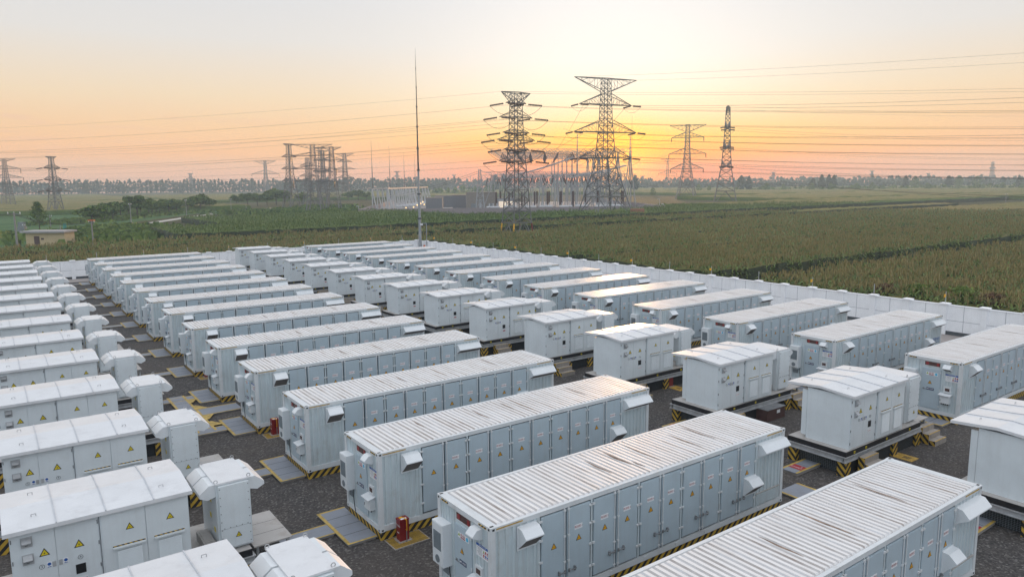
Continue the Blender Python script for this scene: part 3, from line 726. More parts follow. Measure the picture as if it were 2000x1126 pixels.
# ------------------------------------------------------------------ ground, yard, boundary wall
XE = 1260.0
def sheet(name, pts, z, mat):
    return struct(MB().poly([(x, y, z) for x, y in pts]).build(name, mat))
def terrain():
    xs = [-500, -200, -60, 60, 200, 500, 900, XE]; ys = [-300, -60, 120, 300, 600, 900, XE]
    V = [(x, y, 0) for y in ys for x in xs]; n = len(xs)
    F = [(j * n + i, j * n + i + 1, (j + 1) * n + i + 1, (j + 1) * n + i) for j in range(len(ys) - 1) for i in range(n - 1)]
    return struct(link('ground', npmesh('ground', V, F, ['soil'])))
terrain()
WX, WY = 47.2, 95.7
sheet('gravel_yard', [(-60, -40), (WX, -40), (WX, WY), (-60, WY)], .004, 'gravel')
sheet('concrete_path', [(WX - 4.2, -40), (WX - .05, -40), (WX - .05, WY - .05), (WX - 4.2, WY - .05)], .008, 'path')
sheet('concrete_path', [(-60, WY - 3.6), (WX - 4.2, WY - 3.6), (WX - 4.2, WY - .05), (-60, WY - .05)], .008, 'path')

def wall_run(name, label, origin, dx, n, first_tag, length):
    """rendered panels between pillars; u runs along the wall"""
    t = thing(name, label, 'wall', origin, math.atan2(dx[1], dx[0]), None)
    p = 2.653; H = 2.16
    m = MB()
    m.box(0, -.09, .0, length, .09, .28, 2); m.box(0, -.07, .28, length, .07, H, 0); m.box(0, -.11, H, length, .11, H + .06, 0)
    for i in range(n):
        u = i * p
        if u + p / 2 > length: break
        for s in (-1, 1):
            y = s * .0725
            m.box(u + .2, y - .002, 1.06, min(length, u + p - .2), y + .002, 1.085, 1)
            m.box(u + p / 2 - .013, y - .003, .30, u + p / 2 + .013, y + .003, H, 1)
    m.build('panel', ['wall', 'wallgap', 'wallbase'], t)
    pm = MB().box(-.2, -.2, 0, .2, .2, H + .06).mesh('pillar', ['wall'])
    cm = MB().box(-.30, -.30, H + .06, .30, .30, H + .15).mesh('cap', ['wall'])
    po = MB(); po.bar((0, 0, H + .15), (0, 0, H + .98), .022, 6)
    for z in (.35, .5, .65, .8, .93): po.box(-.05, -.012, H + z, .05, .012, H + z + .025)
    pom = po.mesh('alarm_post', ['steel'])
    tg = MB(); tg.box(-.01, -.30, H + .58, .01, .02, H + .80); tgm = tg.mesh('warning_tag', ['warn'])
    for i in range(n):
        u = i * p
        if u > length: break
        a = link('pillar', pm, t, (u, 0, 0)); link('cap', cm, a)
        if (i + first_tag) % 2 == 0:
            q = link('alarm_post', pom, a)
            if (i + first_tag) % 4 == 0: link('warning_tag', tgm, q)
    return t
wall_run('boundary_wall', 'long white boundary wall with capped pillars along the right edge of the yard', (WX, 95.7, 0), (0, -1), 44, 2, 116)
wall_run('boundary_wall', 'white boundary wall across the far end of the yard behind the last containers', (WX - .25, WY, 0), (-1, 0), 34, 1, 88)

# ------------------------------------------------------------------ cover plates, walkways, landings, steps
gp = 'cable trench covers in front of the containers'
def cover(mb, x0, y0, x1, y1, z=.10, edges='NSW', seams=4, w=.11):
    mb.box(x0, y0, z - .03, x1, y1, z, 0)
    t = z + .004
    if 'W' in edges: mb.box(x0, y0, z, x0 + w, y1, t, 1)
    if 'E' in edges: mb.box(x1 - w, y0, z, x1, y1, t, 1)
    if 'S' in edges: mb.box(x0, y0, z, x1, y0 + w * .7, t + .001, 1)
    if 'N' in edges: mb.box(x0, y1 - w * .7, z, x1, y1, t + .001, 1)
    for k in range(1, seams):
        y = y0 + (y1 - y0) * k / seams; mb.box(x0 + w, y - .008, z, x1, y + .008, z + .002, 2)
    return mb
def plinth_edge(mb, x0, y0, x1, y1): mb.box(x0 + .04, y0 + .04, .004, x1 - .04, y1 - .04, .068, 3)
def front_cover(walk):
    m = MB(); cover(m, -1.0, .25, .01, 2.92); plinth_edge(m, -1.0, .25, .01, 2.92)
    if walk: cover(m, -2.65, 1.25, -1.005, 2.05, .095, 'NS', 1, .09); plinth_edge(m, -2.65, 1.25, -1.0, 2.05)
    return m
fcm = front_cover(True).mesh('trench_cover', ['plate', 'yellow', 'gap', 'concrete'])
fcr = front_cover(False).mesh('trench_cover', ['plate', 'yellow', 'gap', 'concrete'])
NTH = ['cut-off', 'first', 'second', 'third', 'fourth', 'fifth', 'sixth', 'seventh', 'eighth', 'ninth', 'tenth', 'eleventh', 'twelfth', 'thirteenth', 'fourteenth']
for k in range(1, 15):
    tag(link('trench_cover', fcm, None, (OFF_M[k][0], k * S + OFF_M[k][1], 0)), 'yellow-edged trench cover at the door end of the %s whole container, middle column' % NTH[k], 'trench cover', gp)
for k in range(1, 9):
    tag(link('trench_cover', fcr, None, (XR + OFF_R[k][0], k * S + DR + OFF_R[k][1], 0)), 'yellow-edged trench cover at the door end of the %s container, right-hand column' % NTH[k], 'trench cover', gp)
# sloped walkway with cut corners in the aisle
m = MB(); cover(m, -2.3, 26.55, -1.43, 33.4, .098, 'WE', 9, .12); cover(m, -1.425, 29.15, .45, 30.40, .096, 'NS', 1, .12)
for (x, y, sx, sy) in ((-1.43, 30.40, 1, 1), (-1.43, 29.15, 1, -1), (-1.43, 27.25, 1, 1), (-1.43, 32.5, 1, -1)):
    m.add([(x, y, .103), (x + .5 * sx, y, .103), (x + .1, y + .75 * sy, .103), (x, y + .75 * sy, .103)], [(0, 1, 2, 3)], 1)
plinth_edge(m, -2.3, 26.55, -1.43, 33.4); plinth_edge(m, -1.5, 29.15, .45, 30.4)
tag(m.build('walkway', ['plate', 'yellow', 'gap', 'concrete']), 'grey walkway with yellow cut corners crossing the left gravel aisle between two containers', 'walkway')
# plates under the far ends of the middle column, with the red marker
rc = MB(); cover(rc, 0, 0, 1.85, .72, .13, 'NS', 1, .13); rc.box(.03, .03, .004, 1.82, .69, .098, 3)
for x in (.95,): rc.box(x - .006, .1, .13, x + .006, .62, .132, 2)
rs = MB(); rs.box(.38, .10, .131, .80, .63, .136, 0); put_text(rs, '防火隔离墙', .095, lambda u, v: (.55 - v, .38 + u * -1.0, .1375), 1); put_text(rs, '防火', .05, lambda u, v: (.72 - v, .24 - u, .1375), 1)
rcm = rc.mesh('trench_cover', ['plate', 'yellow', 'gap', 'concrete']); rsm = rs.mesh('red_marker', ['signred', 'white'])
for k in range(0, 8):
    o = link('trench_cover', rcm, None, (15.12, k * S + 1.18, 0))
    tag(o, 'grey trench cover with a red marker leading under the %s inverter skid from the front' % (NTH[k + 1]), 'trench cover', 'trench covers with a red marker')
    link('red_marker', rsm, o)
m = MB(); cover(m, 0, 0, 1.25, 4.75, .09, 'WE', 5, .10); plinth_edge(m, 0, 0, 1.25, 4.75); pm_ = m.mesh('walkway', ['plate', 'yellow', 'gap', 'concrete'])
for k in range(0, 7):
    tag(link('walkway', pm_, None, (13.2, (k - .08) * S + 2.7, 0)), 'flat yellow-edged walkway past the far end of the %s container, middle column' % NTH[k + 1], 'walkway', 'walkways past the container ends')
# landings at the skid ends and concrete steps
ld = MB(); ld.box(5.72, .28, .86, 6.85, 2.43, .90, 0)
for x in (5.8, 6.7):
    for y in (.35, 2.3): ld.box(x, y, 0, x + .08, y + .08, .86, 1)
for y in (.99, 1.70): ld.box(5.74, y - .006, .90, 6.83, y + .006, .902, 2)
ldm = ld.mesh('landing', ['plate2', 'steel', 'gap'])
stp = MB()
for i in range(3): stp.box(0, -.27 * (i + 1), 0, 1.02, -.27 * i - .0, .69 - .23 * i, 0)
for i in range(3):
    stp.box(.0, -.27 * (i + 1), .69 - .23 * i, 1.02, -.27 * (i + 1) + .05, .694 - .23 * i, 1)
    stp.box(-.006, -.27 * (i + 1) + .01, .02, .0, -.27 * i - .005, .68 - .23 * i, 2)
    stp.box(1.02, -.27 * (i + 1) + .01, .02, 1.026, -.27 * i - .005, .68 - .23 * i, 2)
sm = stp.mesh('steps', ['concrete', 'tape', 'stripe'])
for k in range(0, 12):
    tag(link('landing', ldm, None, (PX, k * S + .02, 0)), 'grey plate landing at the end of the %s inverter skid from the front, centre column' % NTH[k + 1], 'landing', 'plate landings at the skid ends')
    tag(link('concrete_steps', sm, None, (PX + .45, k * S - .05, 0)), 'striped concrete steps at the front of the %s inverter skid from the front, centre column' % NTH[k + 1], 'steps', 'concrete steps at the inverter skids')
    if k < 6: tag(link('concrete_steps', sm, None, (PX + 5.80, k * S + .28, 0)), 'striped concrete steps below the landing of the %s inverter skid from the front' % NTH[k + 1], 'steps', 'concrete steps at the inverter skids')
for k in range(1, 13):
    tag(link('landing', ldm, None, (LX, k * S + .02, 0)), 'stained grey plate landing beside the %s hooded cabinet from the front along the left aisle' % NTH[k], 'landing', 'plate landings at the skid ends')

# ------------------------------------------------------------------ fire boxes and loose things on the gravel
def fire_box(loc, label, board=True):
    t = thing('fire_extinguisher_box', label, 'fire box', loc, 0, 'red fire extinguisher boxes')
    m = MB(); m.box(-.16, -.13, .05, .16, .13, .72, 0); m.box(-.17, -.14, .72, .17, .14, .76, 0)
    put_text(m, '灭火器箱', .075, lambda u, v: (-.163, -u, .55 + v), 1); m.box(-.166, -.06, .30, -.162, .06, .33, 1)
    m.build('box', ['red', 'white'], t)
    l = MB(); l.box(-.10, -.11, .761, .10, -.02, .765, 0); l.box(-.10, .01, .761, .02, .10, .765, 1); l.build('lid_sticker', ['white', 'warn'], t)
    b = MB(); b.box(-.22, -.20, .004, .24, .20, .05, 0); b.build('base', ['concrete'], t)
    if board:
        b = MB(); b.box(.02, -.24, .42, .04, .0, .78, 0); b.box(.015, -.23, .44, .02, -.01, .76, 1); b.bar((.03, -.21, 0), (.03, -.21, .5), .014, 5, mi=2); b.build('notice_board', ['warn', 'red', 'dsteel'], t)
    return t
for k in (2, 4, 6): 
    fire_box((.62 + OFF_M[k][0], k * S - .38, 0), 'red fire box at the front corner of the %s whole container, middle column' % NTH[k])
    mt = MB(); mt.box(0, 0, .004, 1.25, .78, .020, 0); mt.box(.03, .03, .020, 1.22, .75, .024, 1)
    tag(mt.build('floor_pad', ['concrete', 'stripe_mat'], None, (.12 + OFF_M[k][0], k * S - .82, 0)), 'yellow striped floor pad at the front corner of the %s whole container' % NTH[k], 'floor pad', 'striped pads under the fire boxes')
for k, x in ((1, 20.35), (3, 20.75), (5, 20.6)):
    fire_box((x, k * S + .25, 0), 'small red fire box by a pier below the %s inverter cabinet from the front' % NTH[k + 1], False)
    mt = MB(); mt.box(0, 0, .004, .62, .95, .016, 0)
    for a in (.2, .3, .4): mt.box(a, .2, .016, a + .05, .5, .019, 1)
    tag(mt.build('floor_pad', ['tape', 'gap'], None, (x - .25, k * S - .75, 0)), 'orange floor pad beside the fire box below the %s inverter cabinet' % NTH[k + 1], 'floor pad', 'striped pads under the fire boxes')
t = thing('steel_box', 'brown-grey steel box with a white label on the gravel beside the second skid', 'box', (19.75, 11.95, 0))
m = MB(); m.box(0, 0, .0, 1.4, .62, .55, 0); m.build('box', ['brown'], t)
m = MB(); m.box(-.03, -.03, .55, 1.43, .65, .575, 0); m.build('lid', ['dsteel'], t)
m = MB(); m.box(.75, -.006, .30, 1.0, .0, .46, 0); m.build('paper_label', ['white'], t)

# ------------------------------------------------------------------ lightning mast, lamp pole and barrel at the far corner
t = thing('lightning_mast', 'tall tapering telescopic lightning mast at the far corner of the white wall', 'mast', (46.4, 93.6, 0))
Hm = 31.6; seg = [(0, .24), (5.8, .20), (9.6, .17), (13.3, .145), (16.6, .125), (19.9, .105), (22.9, .08), (25.8, .055), (28.6, .035), (Hm, .012)]
m = MB(); fl = MB()
for (z0, a), (z1, b) in zip(seg[:-1], seg[1:]):
    m.bar((0, 0, z0), (0, 0, z1), a, 10, r2=b * 1.08, mi=0 if z0 < 12 else 1)
    if z0 > 0: fl.bar((0, 0, z0 - .12), (0, 0, z0 + .12), a * 1.75, 10)
m.build('shaft', ['mast', 'mastdk'], t); fl.build('flange', ['mastdk'], t)
t = thing('lamp_pole', 'thin lamp pole with a small white lamp at the wall corner', 'lamp pole', (47.0, 92.6, 0))
m = MB(); m.bar((0, 0, 0), (0, 0, 5.1), .06, 6); m.bar((0, 0, 5.05), (-.55, .4, 5.05), .04, 5); m.build('pole', ['mast'], t)
m = MB(); m.box(-.8, .3, 4.75, -.45, .55, 5.02); m.build('lamp', ['white'], t)
m = MB(); m.bar((0, 0, 0), (0, 0, 1.15), .38, 12); m.bar((0, 0, 1.15), (0, 0, 1.5), .36, 12, r2=.16); m.bar((0, 0, 1.5), (0, 0, 1.62), .16, 10)
tag(m.build('orange_barrel', ['orange'], None, (46.9, 93.2, .0)), 'orange barrel at the foot of the lightning mast', 'barrel')
# ------------------------------------------------------------------ corn, meadow, road
def corn_points(x0, x1, y0, y1, dens, maxd=400, keep=None):
    """plant positions inside a block, only where the camera's side of the world can see them"""
    n = int((x1 - x0) * (y1 - y0) * dens)
    x = rng.uniform(x0, x1, n); y = np.round(rng.uniform(y0, y1, n) / .7) * .7 + rng.normal(0, .12, n)
    y = np.clip(y, y0, y1)
    dx, dy = x - CAM[0], y - CAM[1]
    ang = np.arctan2(dy, dx); dist = np.hypot(dx, dy)
    ok = (np.abs(ang - yaw) < R(40)) & (dist < maxd)
    p = np.clip(95.0 / dist, .25, 1) ** 1.0
    ok &= rng.random(n) < p
    if keep is not None: ok &= keep(x, y)
    return x[ok], y[ok], dist[ok]
def corn_mesh(name, x, y, dist, hgt=2.1, green=0.0):
    n = len(x); scale = np.clip(dist / 95.0, 1, 2.2) ** .5
    NL = 7
    V = []; F = []; MI = []
    h = hgt * rng.normal(1, .09, n)
    h *= 1 + .10 * np.sin(x * .35 + y * .2) * np.sin(y * .5)
    az = rng.uniform(0, 2 * PI, n)
    base = 0; vs = []; fs = []; ms = []
    for k in range(NL):
        a = az + k * PI + rng.normal(0, .5, n); z0 = h * (.30 + .085 * k + rng.normal(0, .03, n)); ln = rng.uniform(.45, .8, n) * scale; wd = .055 * scale * rng.uniform(.8, 1.3, n)
        ca, sa = np.cos(a), np.sin(a)
        def pt(r, z, s):
            return np.stack([x + ca * r - sa * s, y + sa * r + ca * s, z], 1)
        q = np.stack([pt(0 * ln, z0, -wd), pt(0 * ln, z0, wd), pt(ln * .5, z0 + ln * .42, wd * 1.3), pt(ln * .5, z0 + ln * .42, -wd * 1.3), pt(ln * 1.05, z0 + ln * .12, wd * .4), pt(ln * 1.05, z0 + ln * .12, -wd * .4)], 1)
        vs.append(q.reshape(-1, 3)); o = base + np.arange(n)[:, None] * 6
        fs.append(np.concatenate([o + np.array([[0, 1, 2, 3]]), o + np.array([[3, 2, 4, 5]])], 0)); ms.append(np.zeros(2 * n, int)); base += 6 * n
    for k in range(3):                                       # tassel: thin spread blades at the top
        a = az + k * 2.1; ca, sa = np.cos(a), np.sin(a); wd = .030 * scale; ln = .30 * rng.uniform(.7, 1.3, n)
        z0 = h * .97
        def pt(r, z, s): return np.stack([x + ca * r - sa * s, y + sa * r + ca * s, z], 1)
        q = np.stack([pt(0 * ln, z0 - .15, -wd), pt(0 * ln, z0 - .15, wd), pt(ln * .5, z0 + ln, wd), pt(ln * .5, z0 + ln, -wd)], 1)
        vs.append(q.reshape(-1, 3)); o = base + np.arange(n)[:, None] * 4
        fs.append(o + np.array([[0, 1, 2, 3]])); ms.append(np.ones(n, int) if green < .5 else np.zeros(n, int)); base += 4 * n
    return npmesh(name, np.concatenate(vs), np.concatenate(fs), ['leaf', 'tassel'], np.concatenate(ms))
def slab(name, x0, x1, y0, y1, ztop, mat, step, amp, skirt='undercorn'):
    """crop canopy: rough top sheet with sides down to the soil"""
    nx = max(2, int((x1 - x0) / step)); ny = max(2, int((y1 - y0) / step))
    xs = np.linspace(x0, x1, nx + 1); ys = np.linspace(y0, y1, ny + 1); X, Y = np.meshgrid(xs, ys)
    Z = ztop + amp * rng.normal(0, 1, X.shape)
    X = X + rng.normal(0, step * .25, X.shape) * (np.abs(X - (x0 + x1) / 2) < (x1 - x0) / 2 - 1e-3); 
    V = np.stack([X, Y, Z], -1).reshape(-1, 3); n1 = nx + 1
    i, j = np.meshgrid(np.arange(nx), np.arange(ny)); a = (j * n1 + i).ravel()
    F = np.stack([a, a + 1, a + 1 + n1, a + n1], 1); mi = np.zeros(len(F), int)
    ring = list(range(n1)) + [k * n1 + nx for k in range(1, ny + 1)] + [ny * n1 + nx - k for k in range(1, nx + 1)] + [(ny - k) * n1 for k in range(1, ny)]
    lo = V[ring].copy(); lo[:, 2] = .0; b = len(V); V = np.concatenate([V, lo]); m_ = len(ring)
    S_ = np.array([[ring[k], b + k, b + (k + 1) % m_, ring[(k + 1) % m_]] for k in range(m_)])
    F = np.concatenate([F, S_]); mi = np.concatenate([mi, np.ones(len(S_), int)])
    return npmesh(name, V, F, [mat, skirt], mi)
def corn_block(label, x0, x1, y0, y1, hgt, dens, mat='corntop', keep=None, maxd=260, green=0.0, top=.80):
    o = link('corn_field', slab('corn_field', x0, x1, y0 + .3, y1 - .3, hgt * top, mat, 1.6, .10))
    tag(o, label, 'corn', None, 'stuff')
    x, y, ds = corn_points(x0, x1, y0, y1, dens, maxd, keep)
    if len(x): link('corn_plants', corn_mesh('corn_plants', x, y, ds, hgt, green), o)['kind'] = 'stuff'
    return o
corn_block('corn strip just outside the right-hand wall', 50.5, 330, -40, 35.0, 2.1, 5.0)
corn_block('corn strip behind the dark gap at the right', 52, 420, 41.0, 61.4, 2.15, 3.6)
corn_block('third corn strip out from the right-hand wall', 52, 520, 64.2, 82.0, 2.1, 2.6)
corn_block('fourth corn strip out from the right-hand wall, passing the near pylon', 52, 620, 84.0, 110, 2.1, 2.2, keep=lambda x, y: ~((np.abs(x - 76.3) < 4) & (np.abs(y - 108) < 7)))
corn_block('brownish corn strip just beyond the far wall', -60, 51, 98.2, 115.5, 2.1, 3.2)
corn_block('narrow corn strip between the far wall and the greener crops', -60, 300, 120.5, 130.5, 2.1, 2.6, maxd=240)
corn_block('green crop strip in front of the substation', 22, 420, 146.5, 176, 2.2, 1.6, 'corntop2', maxd=330, green=1, keep=lambda x, y: ~((np.abs(x - 152) < 14) & (np.abs(y - 163) < 10)))
corn_block('green crop strip along the substation wall', 40, 112, 182, 232, 2.0, 1.2, 'corntop2', maxd=330, green=1)
for (x0, x1, y0, y1, mt, lb) in ((430, 1240, 112, 150, 'corntop', 'far corn strip on the right, first beyond the thin gap'), (232, 1240, 154, 196, 'corntop', 'far corn strip on the right, beyond the substation corner'), (330, 1240, 202, 290, 'corntop', 'far corn strip on the right under the single pylon'),
                             (430, 1240, 296, 480, 'corntop', 'hazy corn plain at the foot of the right-hand tree belt'), (360, 1240, 490, 800, 'corntop', 'hazy corn plain behind the substation'),
                             (-120, 90, 330, 520, 'corntop', 'dull corn plain under the left pylons'), (95, 330, 470, 760, 'corntop', 'dull corn plain behind the clustered pylons'), (-160, 90, 530, 900, 'corntop', 'misty corn plain before the left poplar belt')):
    o = link('corn_field', slab('corn_field', x0, x1, y0, y1, 2.0, mt, 6.0, .22, 'corntop2')); tag(o, lb, 'corn', None, 'stuff')
sheet('meadow', [(-70, 150), (4, 150), (22, 232), (60, 300), (86, 326), (60, 330), (-70, 330)], .01, 'meadow')
# low vegetation on the verges: tufts
def tufts(name, label, pts, n, mat, h, w, spread=1.0):
    pts = np.asarray(pts, float); k = rng.integers(0, len(pts), n)
    p = pts[k] + rng.normal(0, spread, (n, 2)); a = rng.uniform(0, PI, n); hh = h * rng.uniform(.4, 1.2, n); ww = w * rng.uniform(.6, 1.3, n)
    ca, sa = np.cos(a), np.sin(a); t = rng.normal(0, .3, (n, 2)) * hh[:, None]
    V = np.stack([np.stack([p[:, 0] - ca * ww, p[:, 1] - sa * ww, 0 * a], 1), np.stack([p[:, 0] + ca * ww, p[:, 1] + sa * ww, 0 * a], 1),
                  np.stack([p[:, 0] + ca * ww * .5 + t[:, 0], p[:, 1] + sa * ww * .5 + t[:, 1], hh], 1), np.stack([p[:, 0] - ca * ww * .5 + t[:, 0], p[:, 1] - sa * ww * .5 + t[:, 1], hh], 1)], 1).reshape(-1, 3)
    return tag(link(name, npmesh(name, V, np.arange(4 * n).reshape(-1, 4), [mat])), label, 'grass', None, 'stuff')
xs = np.linspace(-40, 200, 240)
tufts('verge_grass', 'green weeds along the crop edge beyond the far wall', np.stack([xs, 133 + 6 * np.sin(xs * .09)], 1), 5000, 'bushg', 1.1, .5, 3.0)
tufts('verge_grass', 'green scrub around the clustered pylon feet', [(100, 262), (95, 270), (110, 285), (104, 300), (125, 330), (90, 250), (80, 290)], 3500, 'tree', 1.4, .9, 7.0)
tufts('verge_grass', 'scrubby grass along the right end of the substation wall', [(215, 190), (225, 196), (240, 205), (205, 180), (235, 190)], 2500, 'bushg', 1.3, .8, 6.0)
tufts('verge_grass', 'rank weeds in the meadow behind the yellow hut', [(-15, 175), (-5, 185), (8, 180), (14, 195), (20, 205), (-20, 200), (10, 165), (16, 172)], 4000, 'treelight', 1.3, .8, 5.0)
tufts('verge_grass', 'dark grass strip under the roadside trees', np.stack([np.linspace(8, 66, 60), np.linspace(250, 330, 60)], 1), 3500, 'treelight', .9, .8, 4.0)
rd = [(20, 214), (26, 224), (40, 250), (54, 276), (69, 299), (85, 320), (112, 352)]
m = MB()
for (a, b) in zip(rd[:-1], rd[1:]):
    n_ = Vector((b[1] - a[1], a[0] - b[0])).normalized() * 1.7
    m.poly([(a[0] - n_.x, a[1] - n_.y, .02), (a[0] + n_.x, a[1] + n_.y, .02), (b[0] + n_.x, b[1] + n_.y, .02), (b[0] - n_.x, b[1] - n_.y, .02)])
struct(m.build('dirt_road', 'road'))

# ------------------------------------------------------------------ trees and weeds
def crown_mesh(name, rx, rz, zc, clumps, leaves, size, mat, flat=.0):
    """leaf faces gathered in clumps through an uneven crown volume"""
    c = rng.normal(0, 1, (clumps, 3)); c /= np.linalg.norm(c, axis=1)[:, None]; c *= rng.uniform(.35, 1, (clumps, 1)) ** .6
    c[:, 2] = np.where(c[:, 2] < 0, c[:, 2] * .75, c[:, 2])
    cen = c * np.array([rx, rx, rz]) * .78 + np.array([0, 0, zc])
    k = rng.integers(0, clumps, leaves); rr = rng.uniform(.55, 1.25, clumps) * min(rx, rz) * .42
    off = rng.normal(0, 1, (leaves, 3)); off /= np.linalg.norm(off, axis=1)[:, None]; off *= (rng.random((leaves, 1)) ** .4) * rr[k][:, None]
    off[:, 2] *= .75
    p = cen[k] + off
    return leaves_at(name, p, size, mat)
def leaves_at(name, p, size, mat):
    n = len(p); a = rng.normal(0, 1, (n, 3)); a /= np.linalg.norm(a, axis=1)[:, None]; b = np.cross(a, rng.normal(0, 1, (n, 3))); b /= np.linalg.norm(b, axis=1)[:, None]
    s = size * rng.uniform(.6, 1.4, (n, 1)); s2 = s * rng.uniform(.5, 1, (n, 1))
    V = np.stack([p - a * s, p + b * s2, p + a * s, p - b * s2], 1).reshape(-1, 3)
    return npmesh(name, V, np.arange(4 * n).reshape(-1, 4), [mat])
def trunk_mb(h, r, limbs=5, spread=1.6):
    m = MB(); m.bar((0, 0, 0), (.1, .05, h * .6), r, 7, r2=r * .7); m.bar((.1, .05, h * .6), (.0, .1, h), r * .7, 6, r2=r * .35)
    for i in range(limbs):
        a = 2 * PI * i / limbs + random.random(); z = h * random.uniform(.5, .85)
        m.bar((.08, .05, z), (math.cos(a) * spread, math.sin(a) * spread, z + spread * random.uniform(.5, 1.0)), r * .45, 5, r2=r * .15)
    return m
broad = [(crown_mesh('crown', 3.3, 2.5, 4.7, 30, 2600, .36, mt), trunk_mb(4.4, .2, 6, 2.0).mesh('trunk', ['bark'])) for mt in ('tree', 'tree', 'treelight')]
def tree(x, y, s, v, label, group, sz=1.0, name='broadleaf_tree'):
    t = thing(name, label, 'tree', (x, y, 0), random.uniform(0, 6.28), group); t.scale = (s * sz * 1.25, s * sz * 1.25, s)
    link('crown', broad[v][0], t); link('trunk', broad[v][1], t); return t
row = [(180, 441, 400, 1.25, 0, 'broad dark roadside tree, leftmost of the row beyond the hut'), (205, 432, 399, 1.0, 0, 'roadside tree second from the left of the row beyond the hut'), (221, 431, 403, .9, 2, 'pale green small tree in front of the roadside row'),
       (237, 426, 393, 1.0, 0, 'roadside tree with a flat top, third in the row'), (268, 424, 382, 1.05, 1, 'tallest tree in the left half of the roadside row'), (283, 428, 410, .75, 0, 'low dark bushy tree by the concrete pole in the row'),
       (298, 421, 392, .95, 2, 'yellowish roadside tree just right of the tallest'), (313, 420, 393, .9, 1, 'roadside tree in the middle of the row'), (330, 418, 388, 1.0, 0, 'rounded roadside tree right of the middle of the row'),
       (345, 417, 391, .9, 1, 'roadside tree between two rounded ones'), (367, 414, 386, 1.0, 0, 'dark roadside tree left of the pale one'), (392, 412, 380, 1.1, 2, 'tall pale green tree near the right end of the row'), (411, 410, 385, .95, 0, 'dark tree at the right end of the roadside row'),
       (428, 408, 398, .8, 2, 'low shrubby tree after the gap at the row end')]
for px, pb, pt, sz, v, lb in row:
    g = ground(px, pb); dep = (g - Vector(CAM)).dot(d); h = (pb - pt) * dep / FPX
    tree(g.x, g.y, h / 7.0, v, lb, 'trees in the row along the dirt road', sz)
for i, (px, pb, pt) in enumerate(((192, 430, 397), (214, 426, 395), (229, 424, 398), (252, 422, 391), (276, 420, 390), (291, 418, 388), (306, 417, 394), (322, 415, 389), (338, 414, 390), (356, 412, 387), (379, 410, 384), (402, 408, 384))):
    g = ground(px, pb); dep = (g - Vector(CAM)).dot(d); h = (pb - pt) * dep / FPX
    tree(g.x, g.y, h / 7.0, i % 3, 'tree half hidden behind the roadside row, %s from the left' % ['first', 'second', 'third', 'fourth', 'fifth', 'sixth', 'seventh', 'eighth', 'ninth', 'tenth', 'eleventh', 'last'][i], 'trees behind the roadside row', 1.0)
for i, (px, pb, pt, v, lb) in enumerate(((463, 403, 380, 0, 'dark tree at the left end of the second group of trees'), (484, 402, 377, 1, 'tree second in the group left of the clustered pylons'), (503, 402, 378, 2, 'pale tree in the group left of the clustered pylons'), (522, 401, 378, 1, 'bushy tree under the small pylon'),
                                        (540, 400, 369, 2, 'tall dome-shaped tree left of the clustered pylons'), (556, 400, 372, 1, 'tree right of the dome-shaped one'), (590, 398, 376, 2, 'tree behind the clustered pylons, left'), (700, 392, 371, 1, 'grey-green tree right of the clustered pylons'), (680, 392, 374, 0, 'tree at the right edge of the clustered pylons'), (716, 391, 375, 0, 'low tree beside the white gantry'))):
    g = ground(px, pb); dep = (g - Vector(CAM)).dot(d); h = (pb - pt) * dep / FPX
    tree(g.x, g.y, h / 7.0, v, lb, 'trees around the clustered pylons', 1.15)
# the slender young tree by the hut
t = thing('young_tree', 'slender young tree with upswept branches behind the yellow hut', 'tree', (2.0, 204, 0))
m = MB(); m.bar((0, 0, 0), (0, 0, 7.4), .13, 6, r2=.03); pts = []
for i in range(34):
    z = 1.5 + i * .17; a = i * 2.4; ln = 2.2 * (1 - (z - 1.5) / 6.4) + .25
    q = Vector((math.cos(a) * ln, math.sin(a) * ln, z + ln * .8)); m.bar((0, 0, z), q, .035, 4, r2=.012)
    for f_ in np.linspace(.3, 1.05, 9): pts += [tuple(np.array((q.x * f_, q.y * f_, z + (q.z - z) * f_)) + rng.normal(0, .16, 3)) for _ in range(4)]
m.build('trunk', ['bark'], t); link('crown', leaves_at('crown', np.array(pts), .17, 'tree'), t)
# weeds against the right wall
def weed(x, y, w_, h, mat, label, n=1400):
    t = thing('tall_weed', label, 'weed', (x, y, 0))
    p = rng.normal(0, 1, (n, 3)) * np.array([w_ * .5, w_ * .5, 0]); zz = rng.random(n) ** .7; p[:, 2] = zz * h; p[:, :2] *= (1.15 - .65 * zz)[:, None]
    link('foliage', leaves_at('foliage', p, .10, mat), t)
    m = MB()
    for i in range(7): m.bar((random.uniform(-.2, .2), random.uniform(-.2, .2), 0), (random.uniform(-w_, w_) * .5, random.uniform(-w_, w_) * .5, h * random.uniform(.7, 1)), .02, 4, r2=.006)
    m.build('stem', ['bark'], t)
weed(52.6, 20.6, 1.5, 2.7, 'bushg', 'bright green weed beyond the wall, left of the pair')
weed(52.8, 17.2, 1.6, 2.8, 'bushg', 'bright green weed beyond the wall, right of the pair')
weed(52.2, 23.2, 1.1, 2.5, 'bushr', 'reddish dry weed beyond the wall left of the green pair', 1000)
weed(52.4, 15.0, 1.3, 2.6, 'bushr', 'reddish dry weed beyond the wall right of the green pair', 1000)
weed(52.0, 13.3, 1.6, 1.7, 'bushr', 'low rusty weed beyond the wall near the right frame edge', 900)
weed(53.6, 33.4, 2.0, 2.0, 'bushb', 'bluish feathery weed at the mouth of the dark corn gap', 1300)
